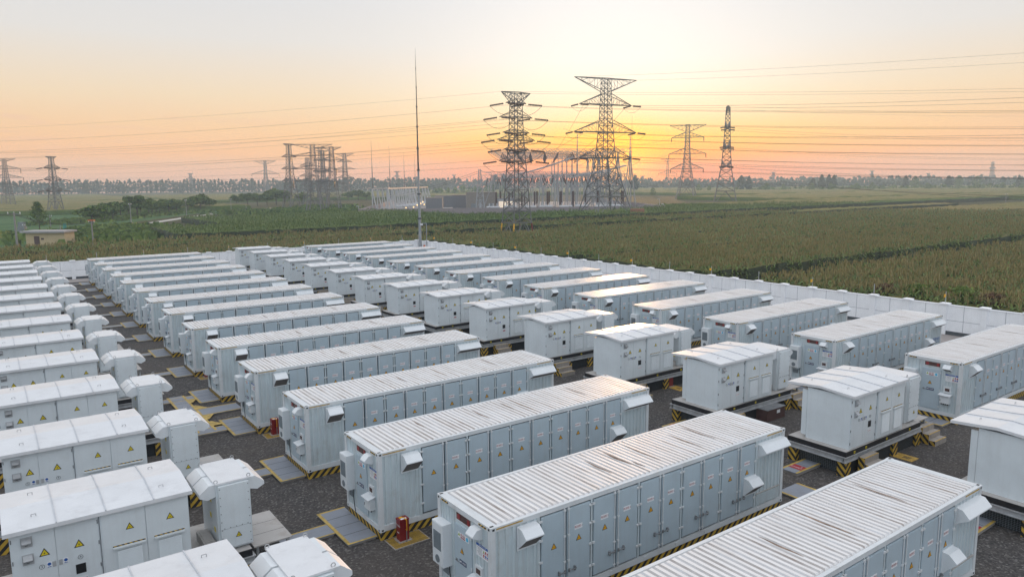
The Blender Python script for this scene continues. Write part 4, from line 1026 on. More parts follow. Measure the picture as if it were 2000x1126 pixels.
# far tree belts
def poplar_belt(name, label, pts, mat, hmin, hmax, wid, size, per=70, round_=False):
    P = []
    for (x, y) in pts:
        h = rng.uniform(hmin, hmax); r = wid * rng.uniform(.7, 1.3); z = rng.random(per); ww = np.sin(np.clip(z, .02, 1) ** (.55 if not round_ else .8) * PI) ** .6
        a = rng.uniform(0, 2 * PI, per); q = rng.random(per) ** .5
        P.append(np.stack([x + np.cos(a) * r * ww * q, y + np.sin(a) * r * ww * q, .12 * h + z * h * .88], 1))
    return tag(link(name, leaves_at(name, np.concatenate(P), size, mat)), label, 'trees', None, 'stuff')
def along(px0, px1, dep0, dep1, step, jit):
    out = []; px = px0
    while px < px1:
        f_ = (px - px0) / (px1 - px0); dep = dep0 + (dep1 - dep0) * f_ + random.uniform(-jit, jit)
        v = ray(px, 357); q = Vector(CAM) + v * dep; out.append((q.x, q.y)); px += step * random.uniform(.5, 1.5) * FPX / dep
    return out
poplar_belt('poplar_belt', 'misty belt of poplars across the left horizon', along(-60, 640, 850, 1000, 4.2, 25), 'poplar', 13, 19, 2.1, 1.0, 80)
poplar_belt('far_tree_belt', 'bluish farther tree belt behind the left poplars', along(-60, 900, 1080, 1120, 5, 50), 'poplar', 15, 21, 4, 1.7, 60)
poplar_belt('far_tree_belt', 'bluish wooded line behind the white gantry', along(560, 880, 900, 1000, 5, 40), 'poplar', 14, 19, 4.2, 1.5, 70, True)
poplar_belt('far_tree_belt', 'faint tree line across the whole middle horizon', along(820, 2060, 1180, 1180, 5, 50), 'poplar', 10, 17, 5, 1.9, 60, True)
poplar_belt('far_tree_belt', 'pale tree line low on the right horizon', along(1230, 2060, 980, 950, 6, 50), 'poplar', 7, 13, 4.5, 1.6, 55, True)
poplar_belt('hedge_trees', 'low hedge of rounded trees behind the substation', along(820, 1000, 700, 720, 6, 30), 'tree', 5, 9, 3.2, 1.1, 60, True)
poplar_belt('hedge_trees', 'low continuous scrub under the right-hand trees', along(1440, 2060, 745, 700, 5, 22), 'tree', 2.5, 6, 3.2, 1.0, 50, True)
far_v = []
for i in range(4):
    zz = rng.random(420); ww = np.sin(np.clip(zz, .03, 1) ** (.5, .62, .8, .7)[i] * PI) ** .55; a = rng.uniform(0, 2 * PI, 420); q = rng.random(420) ** .5; rad = (.22, .28, .40, .34)[i]
    far_v.append((leaves_at('crown', np.stack([np.cos(a) * rad * ww * q, np.sin(a) * rad * ww * q, .14 + .86 * zz], 1), .05, 'poplar' if i < 2 else 'tree'), MB().bar((0, 0, 0), (0, 0, .5), .02, 5, r2=.01).mesh('trunk', ['bark'])))
FT = [(170, 382, 352, 868, 1, 'lone big dark poplar standing before the left poplar belt'), (1587, 369, 347, 735, 1, 'tree with a pointed top in the right-hand belt, just right of the tall single pylon'), (1604, 369, 341, 760, 0, 'block of tall poplars right of the single pylon'), (1618, 369, 341, 762, 0, 'poplar in the tall clump right of the single pylon'), (1628, 369, 342, 765, 0, 'rightmost poplar of the tall clump'),
      (1240, 369, 342, 770, 0, 'isolated upright poplar after the tall clump'), (1585, 371, 357, 700, 2, 'small rounded tree at the field edge, first right of the pylon'), (1622, 371, 358, 700, 2, 'rounded tree at the field edge below the poplar clump'), (1673, 371, 357, 700, 2, 'dark rounded tree at the field edge'), (1703, 371, 356, 700, 3, 'pointed rounded tree at the field edge'), (1724, 372, 361, 690, 2, 'low rounded tree at the field edge'),
      (1768, 366, 343, 770, 0, 'narrow tall tree on the right horizon, first of a pair'), (1787, 366, 344, 770, 3, 'bushy tall tree on the right horizon, second of a pair'), (1810, 371, 357, 690, 2, 'wide dark tree at the field edge'), (1852, 366, 343, 770, 1, 'egg-shaped tree on the far right horizon'), (1872, 366, 343, 770, 3, 'double-crowned tall tree on the far right horizon'), (1907, 367, 344, 770, 2, 'broad tree before the distant pylon'),
      (1920, 372, 359, 690, 2, 'rounded tree low at the far right field edge'), (1958, 371, 356, 690, 2, 'dark spreading tree at the far right'), (1989, 366, 342, 770, 0, 'slim poplar close to the right frame edge'), (1995, 372, 358, 690, 3, 'rounded tree at the right frame edge'), (1275, 377, 367, 560, 2, 'small round bush tree right of the substation'), (1447, 371, 343, 740, 1, 'narrow tree directly behind the tall single pylon'), (1462, 370, 344, 740, 0, 'tree right behind the tall single pylon'), (1365, 371, 360, 700, 2, 'round tree left of the tall single pylon'), (1385, 371, 362, 700, 3, 'small tree near the tall single pylon'), (1530, 371, 360, 700, 2, 'rounded field-edge tree below the first far poplars'), (1497, 371, 357, 700, 2, 'field-edge tree next to the single pylon legs'),
      (968, 362, 341, 900, 1, 'dark pointed conifer shape on the horizon behind the substation'), (984, 362, 340, 900, 0, 'twin of the pointed tree on the horizon behind the substation')]
for px, pb, pt, dep, v, lb in FT:
    q = Vector(CAM) + ray(px, pb) * dep; top = atdep(px, pt, dep).z; h = top
    t = thing('field_tree', lb, 'tree', (q.x, q.y, 0), random.uniform(0, 6.28), 'separate trees along the far field edges'); t.scale = (h, h, h)
    link('crown', far_v[v][0], t); link('trunk', far_v[v][1], t)
# ------------------------------------------------------------------ lattice pylons and their wires
def arm(mb, ax, z, half, dep, hw, up=True, mi=0, r=.07):
    """triangulated cross-arm: chords from the body to the tip on both sides"""
    a = Vector((math.cos(ax), math.sin(ax), 0)); b = Vector((-a.y, a.x, 0))
    for e in (1, -1):
        mb.bar(-a * hw + b * (e * hw) + Vector((0, 0, z)), a * hw + b * (e * hw) + Vector((0, 0, z)), r, 3, mi=mi)
    for s in (-1, 1):
        tip = a * (s * half) + Vector((0, 0, z if up else z))
        n = 4; c1 = [a * (s * hw) + b * hw, a * (s * hw) - b * hw]
        for c in c1:
            lo = c + Vector((0, 0, z)); hi = c + Vector((0, 0, z + (dep if up else -dep)))
            mb.bar(lo, tip, r, 3, mi=mi); mb.bar(hi, tip, r, 3, mi=mi)
            for k in range(1, n):
                p = lo.lerp(tip, k / n); q = hi.lerp(tip, k / n); p2 = lo.lerp(tip, (k - 1) / n)
                mb.bar(p, q, r * .42, 3, mi=mi); mb.bar(p2, q, r * .42, 3, mi=mi)
        for k in range(0, n):
            p = (c1[0] + Vector((0, 0, z))).lerp(tip, k / n); q = (c1[1] + Vector((0, 0, z))).lerp(tip, (k + 1) / n); mb.bar(p, q, r * .35, 3, mi=mi)
def body(mb, prof, panels, ax, r=.11, mi=None):
    """prof: (z, half width); X-braced four-legged mast"""
    ca, sa = math.cos(ax), math.sin(ax)
    def hw(z):
        for (z0, a), (z1, b) in zip(prof[:-1], prof[1:]):
            if z <= z1: return a + (b - a) * (z - z0) / (z1 - z0)
        return prof[-1][1]
    def corner(i, z):
        h = hw(z); x, y = ((h, h), (-h, h), (-h, -h), (h, -h))[i]; return Vector((x * ca - y * sa, x * sa + y * ca, z))
    zs = panels
    for k, (za, zb) in enumerate(zip(zs[:-1], zs[1:])):
        rr = r * (1.25 - .6 * za / zs[-1]); mm = 0 if za < 14 else 1
        for i in range(4):
            j = (i + 1) % 4
            mb.bar(corner(i, za), corner(i, zb), rr, 4, mi=mm)
            if k == 0:                         # foot panel: struts to the middle of the first ring
                mid = corner(i, zb).lerp(corner(j, zb), .5)
                mb.bar(corner(i, za), mid, rr * .6, 3, mi=mm); mb.bar(corner(j, za), mid, rr * .6, 3, mi=mm)
                mb.bar(corner(i, za).lerp(corner(i, zb), .5), corner(i, za).lerp(mid, .5), rr * .4, 3, mi=mm); mb.bar(corner(j, za).lerp(corner(j, zb), .5), corner(j, za).lerp(mid, .5), rr * .4, 3, mi=mm)
                mb.bar(corner(i, zb), corner(j, zb), rr * .6, 3, mi=mm)
            else:
                mb.bar(corner(i, za), corner(j, zb), rr * .5, 3, mi=mm); mb.bar(corner(j, za), corner(i, zb), rr * .5, 3, mi=mm)
                mb.bar(corner(i, zb), corner(j, zb), rr * .5, 3, mi=mm)
    return hw
def insul(name_parent, p, q, r=.13):
    p = Vector(p); q = Vector(q); m = MB(); n = 9
    for k in range(n): m.bar(p.lerp(q, k / n), p.lerp(q, (k + .7) / n), r, 6)
    m.bar(p, q, r * .35, 4); return m.build('insulator_string', ['insul'], name_parent)
TW = {}
def pylon(key, label, x, y, H, prof, arms, ax, peak, ins=True, group='lattice pylons', dark=True, npan=12, r=.11, extra=None, strain=None, ar=.75):
    t = thing('lattice_pylon', label, 'pylon', (x, y, 0), 0, group)
    m = MB(); zs = [0, prof[0][2] if len(prof[0]) > 2 else H * .12]; 
    zz = zs[1]
    while zz < H - .5:
        f_ = max(.035, .085 * (1 - .62 * zz / H)); zz = min(H, zz + f_ * H); zs.append(zz)
    if H - zs[-2] < .6: zs.pop(-2)
    hw = body(m, [(p_[0], p_[1]) for p_ in prof], zs, ax, r)
    m.build('mast_frame', ['tower', 'towerdk'], t)
    a = Vector((math.cos(ax), math.sin(ax), 0)); tips = []
    for (z, half, dep) in arms:
        q = MB(); arm(q, ax, z, half, dep, hw(z), True, 0, r * ar); q.build('crossarm', ['towerdk' if z > 14 else 'tower'], t)
        tips += [a * (s * half) + Vector((x, y, z)) for s in (-1, 1)]
        if ins:
            for s in (-1, 1):
                p = a * (s * half) + Vector((0, 0, z - .1))
                if strain:
                    e_ = [p + Vector((math.cos(q_), math.sin(q_), -.12)) * 3.2 for q_ in strain]
                    MB().line([e_[0].lerp(e_[1], f_) + Vector((0, 0, -7.0 * f_ * (1 - f_))) for f_ in np.linspace(0, 1, 9)], .035, 3).build('jumper', ['wire'], t)
                    for sv_ in strain: 
                        dv = Vector((math.cos(sv_), math.sin(sv_), -.12)) * 3.2; insul(t, p + dv * .15, p + dv, r * 1.3)
                else: insul(t, p, p + Vector((0, 0, -2.4)), r * 1.3)
    if peak:
        z, half, dep = peak; q = MB(); arm(q, ax, z, half, dep, hw(z), False, 0, r * .7); q.build('peak_crossarm', ['towerdk'], t)
        tips += [a * (s * half) + Vector((x, y, z)) for s in (-1, 1)]
    TW[key] = (t, tips); return t
g_p = 'lattice pylons around the substation'
# the two big ones in front of the dawn
pylon('A2', 'tallest lattice pylon standing in front of the dawn glow, with a wide inverted-triangle top', 151.8, 163.4, 43.0, [(0, 6.6, 6.5), (7, 4.8), (16, 2.5), (30, 1.5), (43, 1.1)], [(35.0, 9.5, 3.2), (26.6, 11.4, 3.6), (18.6, 9.6, 3.2)], R(-12), (42.9, 11.2, 4.0), True, g_p, r=.19, strain=(R(-68), R(100)))
t = pylon('A1', 'nearest lattice pylon with yellow-painted feet in the corn beyond the wall', 76.3, 108.4, 28.6, [(0, 2.36, 3.4), (6, 1.89), (12, 1.50), (20, 1.03), (28.6, 0.79)], [(26.4, 2.4, .5), (23.7, 3.9, 1.1), (20.8, 3.2, .6), (19.4, 4.5, 1.1), (17.6, 3.0, .5), (15.4, 4.1, 1.0)], R(-2), (28.4, 3.4, 1.9), True, g_p, r=.125, ar=.5, strain=(R(-50), R(128)))
for sx, sy in ((1, 1), (-1, 1), (-1, -1), (1, -1)):
    c_, s_ = math.cos(R(-2)), math.sin(R(-2)); X = lambda h: (sx * h * c_ - sy * h * s_, sx * h * s_ + sy * h * c_)
    MB().bar((*X(2.365), 0), (*X(2.11), 3.3), .17, 4).build('painted_foot', ['warn' if sx < 0 else 'red'], t)
pylon('A4', 'dark slim pylon alone in the right-hand corn plain, its arms seen end-on', 265.9, 205.2, 43.7, [(0, 5.3, 6.5), (8, 3.7), (18, 2.1), (30, 1.35), (43.7, .85)], [(34.6, 8.0, 3.0), (26.0, 9.5, 3.2), (17.6, 9.0, 3.0)], R(37), (43.6, 8.0, 3.0), True, g_p, r=.22, strain=(R(-42), R(150)))
pylon('A3', 'hazy pylon with wide arms between the substation and the dark slim pylon', 352.8, 302.5, 46.0, [(0, 5.6, 7), (9, 3.9), (20, 2.2), (32, 1.4), (46, 1.1)], [(38.0, 10, 3.2), (28.0, 11.5, 3.4), (18.8, 10.2, 3.2)], R(-60), (45.6, 11.3, 4.0), True, g_p, r=.23)
pylon('A5', 'small faint pylon low on the horizon right of the dawn glow', 647.3, 583.6, 37, [(0, 3.64, 6), (9, 2.52), (20, 1.40), (37, 0.91)], [(20.0, 10.5, 3.0)], R(-50), (36.5, 8.5, 2.5), True, g_p, r=.24)
# left field
pylon('L1', 'pylon at the left frame edge with level arms reaching right', 3.0, 453, 25.5, [(0, 2.55, 5), (8, 1.74), (16, 0.99), (25.5, 0.61)], [(20.4, 7.6, 1.5), (15.8, 8.6, 1.6), (11.2, 8.4, 1.5)], R(-30), (25.3, 5.6, 1.2), True, g_p, r=.15)
pylon('L2', 'dark narrow pylon seen end-on above the left poplars', 15.7, 342.4, 23.2, [(0, 2.15, 5), (7, 1.51), (14, 0.93), (23.2, 0.58)], [(18.6, 4.6, 1.3), (14.0, 5.0, 1.4), (9.6, 4.8, 1.3)], R(46), (23.1, 3.0, .8), True, g_p, r=.14, strain=(R(-40), R(135)))
pylon('L3', 'small two-armed pylon standing apart left of the clustered pylons', 247.4, 803.4, 36.8, [(0, 3.60, 7), (10, 2.40), (22, 1.32), (36.8, 1.02)], [(22.5, 15, 4)], R(-36), (36.5, 12, 3.5), True, g_p, r=.27)
# cluster
pylon('C1', 'leftmost pylon of the cluster, narrow with short stacked arms', 101.7, 309.7, 28.8, [(0, 2.80, 6), (8, 2.02), (15, 1.18), (28.8, 0.67)], [(23.0, 4.0, 1.2), (17.8, 4.4, 1.3), (12.6, 4.2, 1.3)], R(20), (28.6, 2.9, .9), False, g_p, r=.15)
pylon('C2', 'wide-armed pylon at the left front of the cluster', 94.8, 263.8, 26.3, [(0, 2.94, 5), (8, 1.92), (15, 1.14), (26.3, 0.69)], [(21.9, 8.2, 1.2), (17.0, 8.8, 1.2), (12.3, 7.8, 1.1)], R(-36), (26.1, 7.7, 1.6), True, g_p, r=.13)
pylon('C3', 'pylon half hidden behind the wide-armed one in the cluster', 124.6, 331.9, 28.6, [(0, 2.64, 5), (8, 1.80), (15, 1.14), (28.6, 0.72)], [(22.6, 3.2, 1.0), (17.4, 3.6, 1.1), (12.4, 3.4, 1.1)], R(-20), (28.4, 2.4, .9), False, g_p, r=.15)
pylon('C4', 'pylon at the right front of the cluster with drooping arms', 110.3, 283.3, 26.4, [(0, 2.88, 5), (8, 1.92), (15, 1.14), (26.4, 0.72)], [(21.0, 5.2, 1.2), (16.0, 6.6, 1.2), (11.4, 5.6, 1.1)], R(-36), (26.2, 4.2, 1.2), False, g_p, r=.14)
pylon('C5', 'hazy pylon standing right of the cluster', 200.5, 479.6, 32.2, [(0, 3.47, 6), (9, 2.36), (18, 1.43), (32.2, 0.93)], [(26.4, 5.4, 1.4), (21.4, 7.6, 1.5), (15.4, 6.2, 1.4)], R(-36), (32, 6.6, 2.0), False, g_p, r=.2)
g_ = ground(604, 402); pylon('C6', 'slim pylon at the back left of the cluster', g_.x, g_.y, 25.0, [(0, 2.36, 5), (8, 1.61), (15, 0.93), (25, 0.68)], [(20.6, 4.4, 1.2), (15.4, 4.8, 1.2), (11.0, 4.4, 1.2)], R(10), None, False, g_p, r=.15)
g_ = ground(634, 399); pylon('C7', 'slim pylon at the back right of the cluster', g_.x, g_.y, 29.5, [(0, 2.60, 5), (8, 1.86), (15, 1.05), (29.5, 0.74)], [(23.8, 4.8, 1.2), (18.0, 5.4, 1.3), (12.4, 5.0, 1.2)], R(-10), (29.3, 3.6, 1.2), False, g_p, r=.17)
for i, (px, pt, dep, w_, lb) in enumerate(((1936, 316, 1100, 5.5, 'thin distant pylon on the far right horizon'), (373, 338, 1100, 5, 'tiny distant pylon above the left poplar belt'), (776, 334, 1100, 5, 'tiny distant pylon right of the thin rods'), (887, 341, 1180, 4, 'tiny box-topped pylon on the horizon left of the near pylon'), (1510, 336, 1180, 4.5, 'tiny pylon on the right horizon behind the field trees'), (1255, 343, 1180, 4, 'tiny twin-topped pylon right of the substation'),
                                           (1702, 333, 1180, 4, 'tiny pylon above the middle of the right tree belt'), (1812, 338, 1180, 4, 'tiny pylon near the paired trees on the right'))):
    q = Vector(CAM) + ray(px, 357) * dep; H = atdep(px, pt, dep).z
    pylon('F%d' % i, lb, q.x, q.y, H, [(0, w_ * .7, H * .2), (H * .5, w_ * .35), (H, w_ * .22)], [(H * .72, w_, 2.0)], R(-36), (H - .3, w_ * .9, 2.0) if i != 0 else None, False, 'far-off pylons on the horizon', r=.32)
# wires
gw = 'power lines across the sky'
WN = {}
def wire(p, q, sag, label, r=.04, n=14):
    p = Vector(p); q = Vector(q); pts = [p.lerp(q, k / n) + Vector((0, 0, -4 * sag * (k / n) * (1 - k / n))) for k in range(n + 1)]
    m = MB(); m.line(pts, r, 3); return tag(m.build('power_line', ['wire']), label, 'power line', gw)
NM = ['lower left', 'lower right', 'middle left', 'middle right', 'third left', 'third right', 'top left', 'top right']
SIDE = ['left', 'right']
def spans(key, dest, sag, lab, r=.04, which=None, dz=-.5):
    tips = TW[key][1]
    for i, tp in enumerate(tips):
        if which is not None and i not in which: continue
        off = tp - Vector((TW[key][0].location.x, TW[key][0].location.y, 0))
        q = Vector((dest[0] + off.x * .95, dest[1] + off.y * .95, tp.z))
        top = i >= len(tips) - 2
        lvl = i // 2
        nm = 'earth wire, top arm' if top else 'conductor, %s arm' % (['uppermost', 'second', 'third', 'fourth', 'fifth', 'sixth'][lvl])
        wire(tp + Vector((0, 0, 0 if top else dz)), q + Vector((0, 0, 0 if top else dz)), sag * (.75 if top else 1), '%s, %s end, of %s' % (nm, SIDE[i % 2], lab), r * (.7 if top else 1))
spans('A2', (265, -115), 5.5, 'the tallest pylon running right', .036)
spans('A1', (230, -75), 4.0, 'the nearest pylon running right', .024, None)
spans('A1', (-70, 330), 3.0, 'the nearest pylon running left', .02, (0, 2, 3, 6, 7, 11, 12))
spans('A4', (520, 20), 6.0, 'the dark slim pylon running right', .04)
spans('A3', (225, 285), 6.0, 'the hazy wide pylon running to the substation', .05, (0, 1, 2, 3))
spans('L2', (-80, 400), 1.5, 'the narrow left pylon running out of frame', .04)
for i, (z0, z1, dy) in enumerate(((23.0, 35.0, 0), (22.0, 26.6, 6), (22.5, 26.6, -8), (23.5, 35.0, 14))):
    wire((190 + dy, 236, z0), (151.8 + (-9 if i % 2 == 0 else 9), 163.4, z1), 1.0, ['steep slack lead', 'low slack lead', 'long slack lead', 'rightmost slack lead'][i] + ' from the tallest pylon down to the substation frame', .04)
wire(atdep(1290, 341, 310), atdep(2080, 387, 145), 1.0, 'upper of two dark low wires over the right tree belt', .045)
wire(atdep(1500, 352, 270), atdep(2080, 396, 142), .5, 'dark low wire over the right tree belt, lower of two', .045)
for i, (y0, y1) in enumerate(((296, 214), (299, 228), (330, 250), (336, 268), (341, 291))):
    wire(atdep(-40, y0, 420), atdep(985, y1 + 20, 148), 3.0, ['topmost', 'second', 'third', 'fourth', 'lowest'][i] + ' of the faint long wires sweeping from the left edge to the nearest pylon', .022)
# ------------------------------------------------------------------ substation
O_ = Vector((103, 242)); EX = Vector((.8497, -.5272)); EY = Vector((.5272, .8497))
SA = math.atan2(EX.y, EX.x)
def sp_(a, b, z=0): return (O_.x + EX.x * a + EY.x * b, O_.y + EX.y * a + EY.y * b, z)
def sl(p):   # world -> substation plan
    v = Vector((p[0], p[1])) - O_; return (v.dot(EX), v.dot(EY))
sheet('substation_yard', [sp_(0, 0)[:2], sp_(114, 0)[:2], sp_(114, 150)[:2], sp_(0, 150)[:2]], .03, 'path')
t = thing('substation_wall', 'low pinkish-grey wall round the substation', 'wall', sp_(0, 0), SA)
m = MB(); m.box(0, -.15, 0, 114, .15, 2.0); m.box(-.15, 0, 0, .15, 150, 2.0); m.box(113.85, 0, 0, 114.15, 150, 2.0); m.build('panel', ['fadedpink2'], t)
cm = MB().box(-.22, -.22, 0, .22, .22, 2.25).mesh('pillar', ['fadedpink2'])
for k in range(20): link('pillar', cm, t, (k * 6, 0, 0))
for k in range(1, 13): link('pillar', cm, t, (114, k * 10, 0))
gg = 'steel frames of the substation'
def aframe(mb, a, b, H, w, along_y=False, r=.22, spike=0):
    """two leaning tubes meeting at the top"""
    for s in (-1, 1):
        q = (a + (0 if along_y else s * w), b + (s * w if along_y else 0), 0); mb.bar(q, (a, b, H), r, 8, r2=r * .8)
    if spike: mb.bar((a, b, H), (a, b, H + spike), r * .9, 7, r2=r * .5)
def truss(mb, p, q, h, w, n=14, r=.07):
    p = Vector(p); q = Vector(q); dv = (q - p); dv.normalize(); b = Vector((-dv.y, dv.x, 0)) * (w / 2); u = Vector((0, 0, h))
    ch = [(p + b, q + b), (p - b, q - b), (p + u, q + u)]
    for a_, c_ in ch: mb.bar(a_, c_, r, 4)
    for k in range(n):
        f0, f1, fm = k / n, (k + 1) / n, (k + .5) / n
        for i in (0, 1):
            mb.bar(ch[i][0].lerp(ch[i][1], f0), ch[2][0].lerp(ch[2][1], fm), r * .55, 3); mb.bar(ch[2][0].lerp(ch[2][1], fm), ch[i][0].lerp(ch[i][1], f1), r * .55, 3)
        mb.bar(ch[0][0].lerp(ch[0][1], f0), ch[1][0].lerp(ch[1][1], f0), r * .5, 3)
# big frames: two rows of columns with truss beams between
rowL = [sl((204.4, 237.1))] + [sl(p) for p in ((226.5, 266.2), (235.7, 281.0), (246.1, 297.1), (257.8, 314.6), (270.9, 333.9), (286, 354.8))]
rowR = [sl((219.2, 219.6)), sl((230, 238)), sl((248.6, 264.5))]; rowR += [(rowR[2][0] - 1, rowR[2][1] + 17 * q) for q in (1, 2, 3)]
for i, (a, b) in enumerate(rowL):
    H = 24.5; t = thing('frame_post', 'tall A-shaped frame post of the substation, %s in the left row' % (['first, with a spike', 'second', 'third', 'fourth', 'fifth', 'sixth', 'last'][i]), 'frame post', sp_(0, 0), SA, gg)
    m = MB(); aframe(m, a, b, H, 2.4, True, .26, 7.5 if i == 0 else 0); m.bar((a, b - 1.9, 5), (a, b + 1.9, 5), .15, 5); m.build('post', ['subframe', 'subframe'], t)
for i, (a, b) in enumerate(rowR):
    H = 24.5; t = thing('frame_post', 'tall A-shaped frame post of the substation, %s in the right row' % (['first, with a spike', 'second', 'third', 'fourth', 'fifth', 'last'][i]), 'frame post', sp_(0, 0), SA, gg)
    m = MB(); aframe(m, a, b, H, 2.8, False, .25, 7.5 if i == 0 else 0); aframe(m, a, b, H, 2.4, True, .2); m.bar((a - 2.2, b, 5.2), (a + 2.2, b, 5.2), .15, 5); m.build('post', ['subframe'], t)
for i in range(8):
    b = rowL[0][1] + i * 13.5 if i else rowL[0][1]
    t = thing('truss_beam', 'lattice beam high across the substation, %s from the front' % (['first', 'second', 'third', 'fourth', 'fifth', 'sixth', 'seventh', 'last'][i]), 'truss beam', sp_(0, 0), SA, gg)
    m = MB(); truss(m, (50 + i * 1.5, b, 24.0), (113, b, 24.0), 1.5, 1.5, 22, .11); m.build('beam', ['subframe'], t)
    for k in range(9):
        p = (56 + i * 1.5 + k * 6.1, b, 24.0); insul(t, p, (p[0] + (.8 if k % 2 else -.8), p[1] - 1.4, 21.6), .22)
for i, (b, z, x0, x1) in enumerate(((38, 13.0, 46, 112), (46, 14.4, 48, 112), (60, 13.6, 52, 112), (76, 14.2, 56, 112), (96, 14.0, 60, 112))):
    t = thing('truss_beam', 'lower lattice beam with drooping busbars in the substation, %s from the front' % (['first', 'second', 'third', 'fourth', 'last'][i]), 'truss beam', sp_(0, 0), SA, gg)
    m = MB(); truss(m, (x0, b, z), (x1, b, z), 1.3, 1.4, 26, .11); m.build('beam', ['subframe'], t)
    for k in range(14):
        x = x0 + 3 + k * (x1 - x0 - 6) / 13; m2 = insul(t, (x, b, z), (x + (.9 if k % 2 else -.9), b - .6, z - 3.0), .22)
    lp = MB()
    for k in range(9):
        x = x0 + 4 + k * (x1 - x0 - 8) / 8; lp.line([(x, b - .6, z - 3), (x + .8, b - 1.6, z - 6), (x + .4, b - 2.2, z - 8.5)], .06, 4)
        lp.bar((x - 1.5, b, 0), (x - .6, b, z), .16, 6); lp.bar((x + .6, b, 0), (x - .3, b, z), .16, 6)
    lp.build('hanging_conductor', ['subframe'], t)
# bundled busbars sweeping up to the first post
for j, (x0, z0, x1, z1, bb) in enumerate(((62, 14.5, 88, 22.0, 52), (84, 13.0, 110, 18.0, 47), (58, 13, 108, 15.5, 66))):
    m = MB()
    for k in range(7):
        pts = [(x0 + (x1 - x0) * f_, bb + k * .55 - 1.5, z0 + (z1 - z0) * (f_ ** 1.25) + .16 * (k % 3)) for f_ in np.linspace(0, 1, 9)]
        m.line(pts, .17, 5)
    o = m.build('busbar_bundle', ['subframe'], None, sp_(0, 0)); o.rotation_euler = (0, 0, SA); tag(o, 'grey bundle of busbars sweeping %s in the substation' % ['steeply up to the spiked post', 'up behind the tallest pylon', 'level behind the others'][j], 'busbar')
# brown bushings and white switchgear
bm = MB()
for k in range(14): bm.bar((0, 0, 2.2 + k * .36), (0, 0, 2.2 + k * .36 + .22), .42, 8); 
bm.bar((0, 0, 2.0), (0, 0, 7.4), .26, 8); bm.bar((0, 0, 0), (0, 0, 2.1), .16, 6); bmesh_ = bm.mesh('bushing', ['insul'])
for i in range(22):
    a = 52 + (i % 11) * 5.3 + (i // 11) * 2.5; b = 30 + (i // 11) * 14
    o = link('bushing_column', bmesh_, None, sp_(a, b)); tag(o, 'brown insulator column in the substation, %s from the left in the %s row' % (['first', 'second', 'third', 'fourth', 'fifth', 'sixth', 'seventh', 'eighth', 'ninth', 'tenth', 'last'][i % 11], ['front', 'back'][i // 11]), 'insulator', 'brown insulator columns')
gm = MB(); gm.bar((-2.6, 0, 1.5), (2.6, 0, 1.5), .55, 10); gm.box(-2.2, -.5, 0, -1.6, .5, 1.1); gm.box(1.6, -.5, 0, 2.2, .5, 1.1)
for x in (-1.5, 0, 1.5): gm.bar((x, 0, 1.9), (x, 0, 3.1), .22, 8)
gmm = gm.mesh('switchgear', ['subwhite'])
for i in range(8):
    o = link('switchgear', gmm, None, sp_(50 + i * 7.2, 16 + (i % 2) * 6)); o.rotation_euler = (0, 0, SA)
    tag(o, 'white tubular switchgear unit low in the substation yard, %s from the left' % ['first', 'second', 'third', 'fourth', 'fifth', 'sixth', 'seventh', 'last'][i], 'switchgear', 'white switchgear units')
# white gantry on the left with its leaning legs
ga = sl((124.3, 275.5)); gb = sl((188.0, 354.0))
t = thing('white_gantry', 'long white gantry of leaning legs along the left side of the substation', 'gantry', sp_(0, 0), SA)
m = MB(); p0 = Vector((ga[0], ga[1], 9.0)); p1 = Vector((gb[0], gb[1], 9.0))
bmm = MB(); bmm.bar(p0, p1, .3, 4); bmm.bar(p0 + Vector((6.5, 0, 0)), p1 + Vector((6.5, 0, 0)), .3, 4); bmm.bar(p0 + Vector((0, 0, -3.6)), p1 + Vector((0, 0, -3.6)), .16, 4)
for k in range(13): bmm.bar(p0.lerp(p1, k / 12), p0.lerp(p1, k / 12) + Vector((6.5, 0, 0)), .2, 4)
bmm.build('top_beam', ['subframe'], t)
for k in range(12):
    for off in (0, 6.5):
        c = p0.lerp(p1, k / 11) + Vector((off, 0, 0)); q = MB()
        q.bar((c.x, c.y - .2, 0), (c.x, c.y, 9.0), .23, 7); q.bar((c.x + 1.9, c.y - 1.2, 0), (c.x, c.y, 9.0), .23, 7); q.build('leg', ['subwhite'], t)
lr = MB()
for k in range(30):
    c = p0.lerp(p1, k / 29) + Vector((11 + (k % 3) * 2.2, 0, 0)); lr.bar((c.x - 1.2, c.y, 1.6), (c.x + 1.2, c.y, 1.6), .5, 8); lr.box(c.x - .2, c.y - .3, 0, c.x + .2, c.y + .3, 1.4); lr.bar((c.x, c.y, 2), (c.x, c.y, 3.6), .16, 6)
o = lr.build('switchgear_row', ['subwhite'], None, sp_(0, 0)); o.rotation_euler = (0, 0, SA); tag(o, 'long row of white gas-insulated switchgear beside the white gantry', 'switchgear', None)
# lamps that are lit
for i, (px, py) in enumerate(((793, 408), (808, 404), (815, 400), (822, 397), (826, 394), (829, 399), (857, 388))):
    g = ground(px, 411 if px < 850 else 409); dep = (g - Vector(CAM)).dot(d); q = atdep(px, py, dep)
    t = thing('floodlight', 'lit floodlight beside the switchgear, %s from the left' % ['first', 'second', 'third', 'fourth', 'fifth', 'sixth', 'last'][i], 'floodlight', (g.x, g.y, 0), 0, 'lit floodlights in the substation')
    zt = max(1.2, q.z); m = MB(); m.bar((0, 0, 0), (0, 0, zt), .07, 5); m.build('pole', ['steel'], t); m = MB(); m.bar((0, 0, zt - .28), (0, 0, zt + .2), .2, 10); m.build('lens', ['lit'], t)
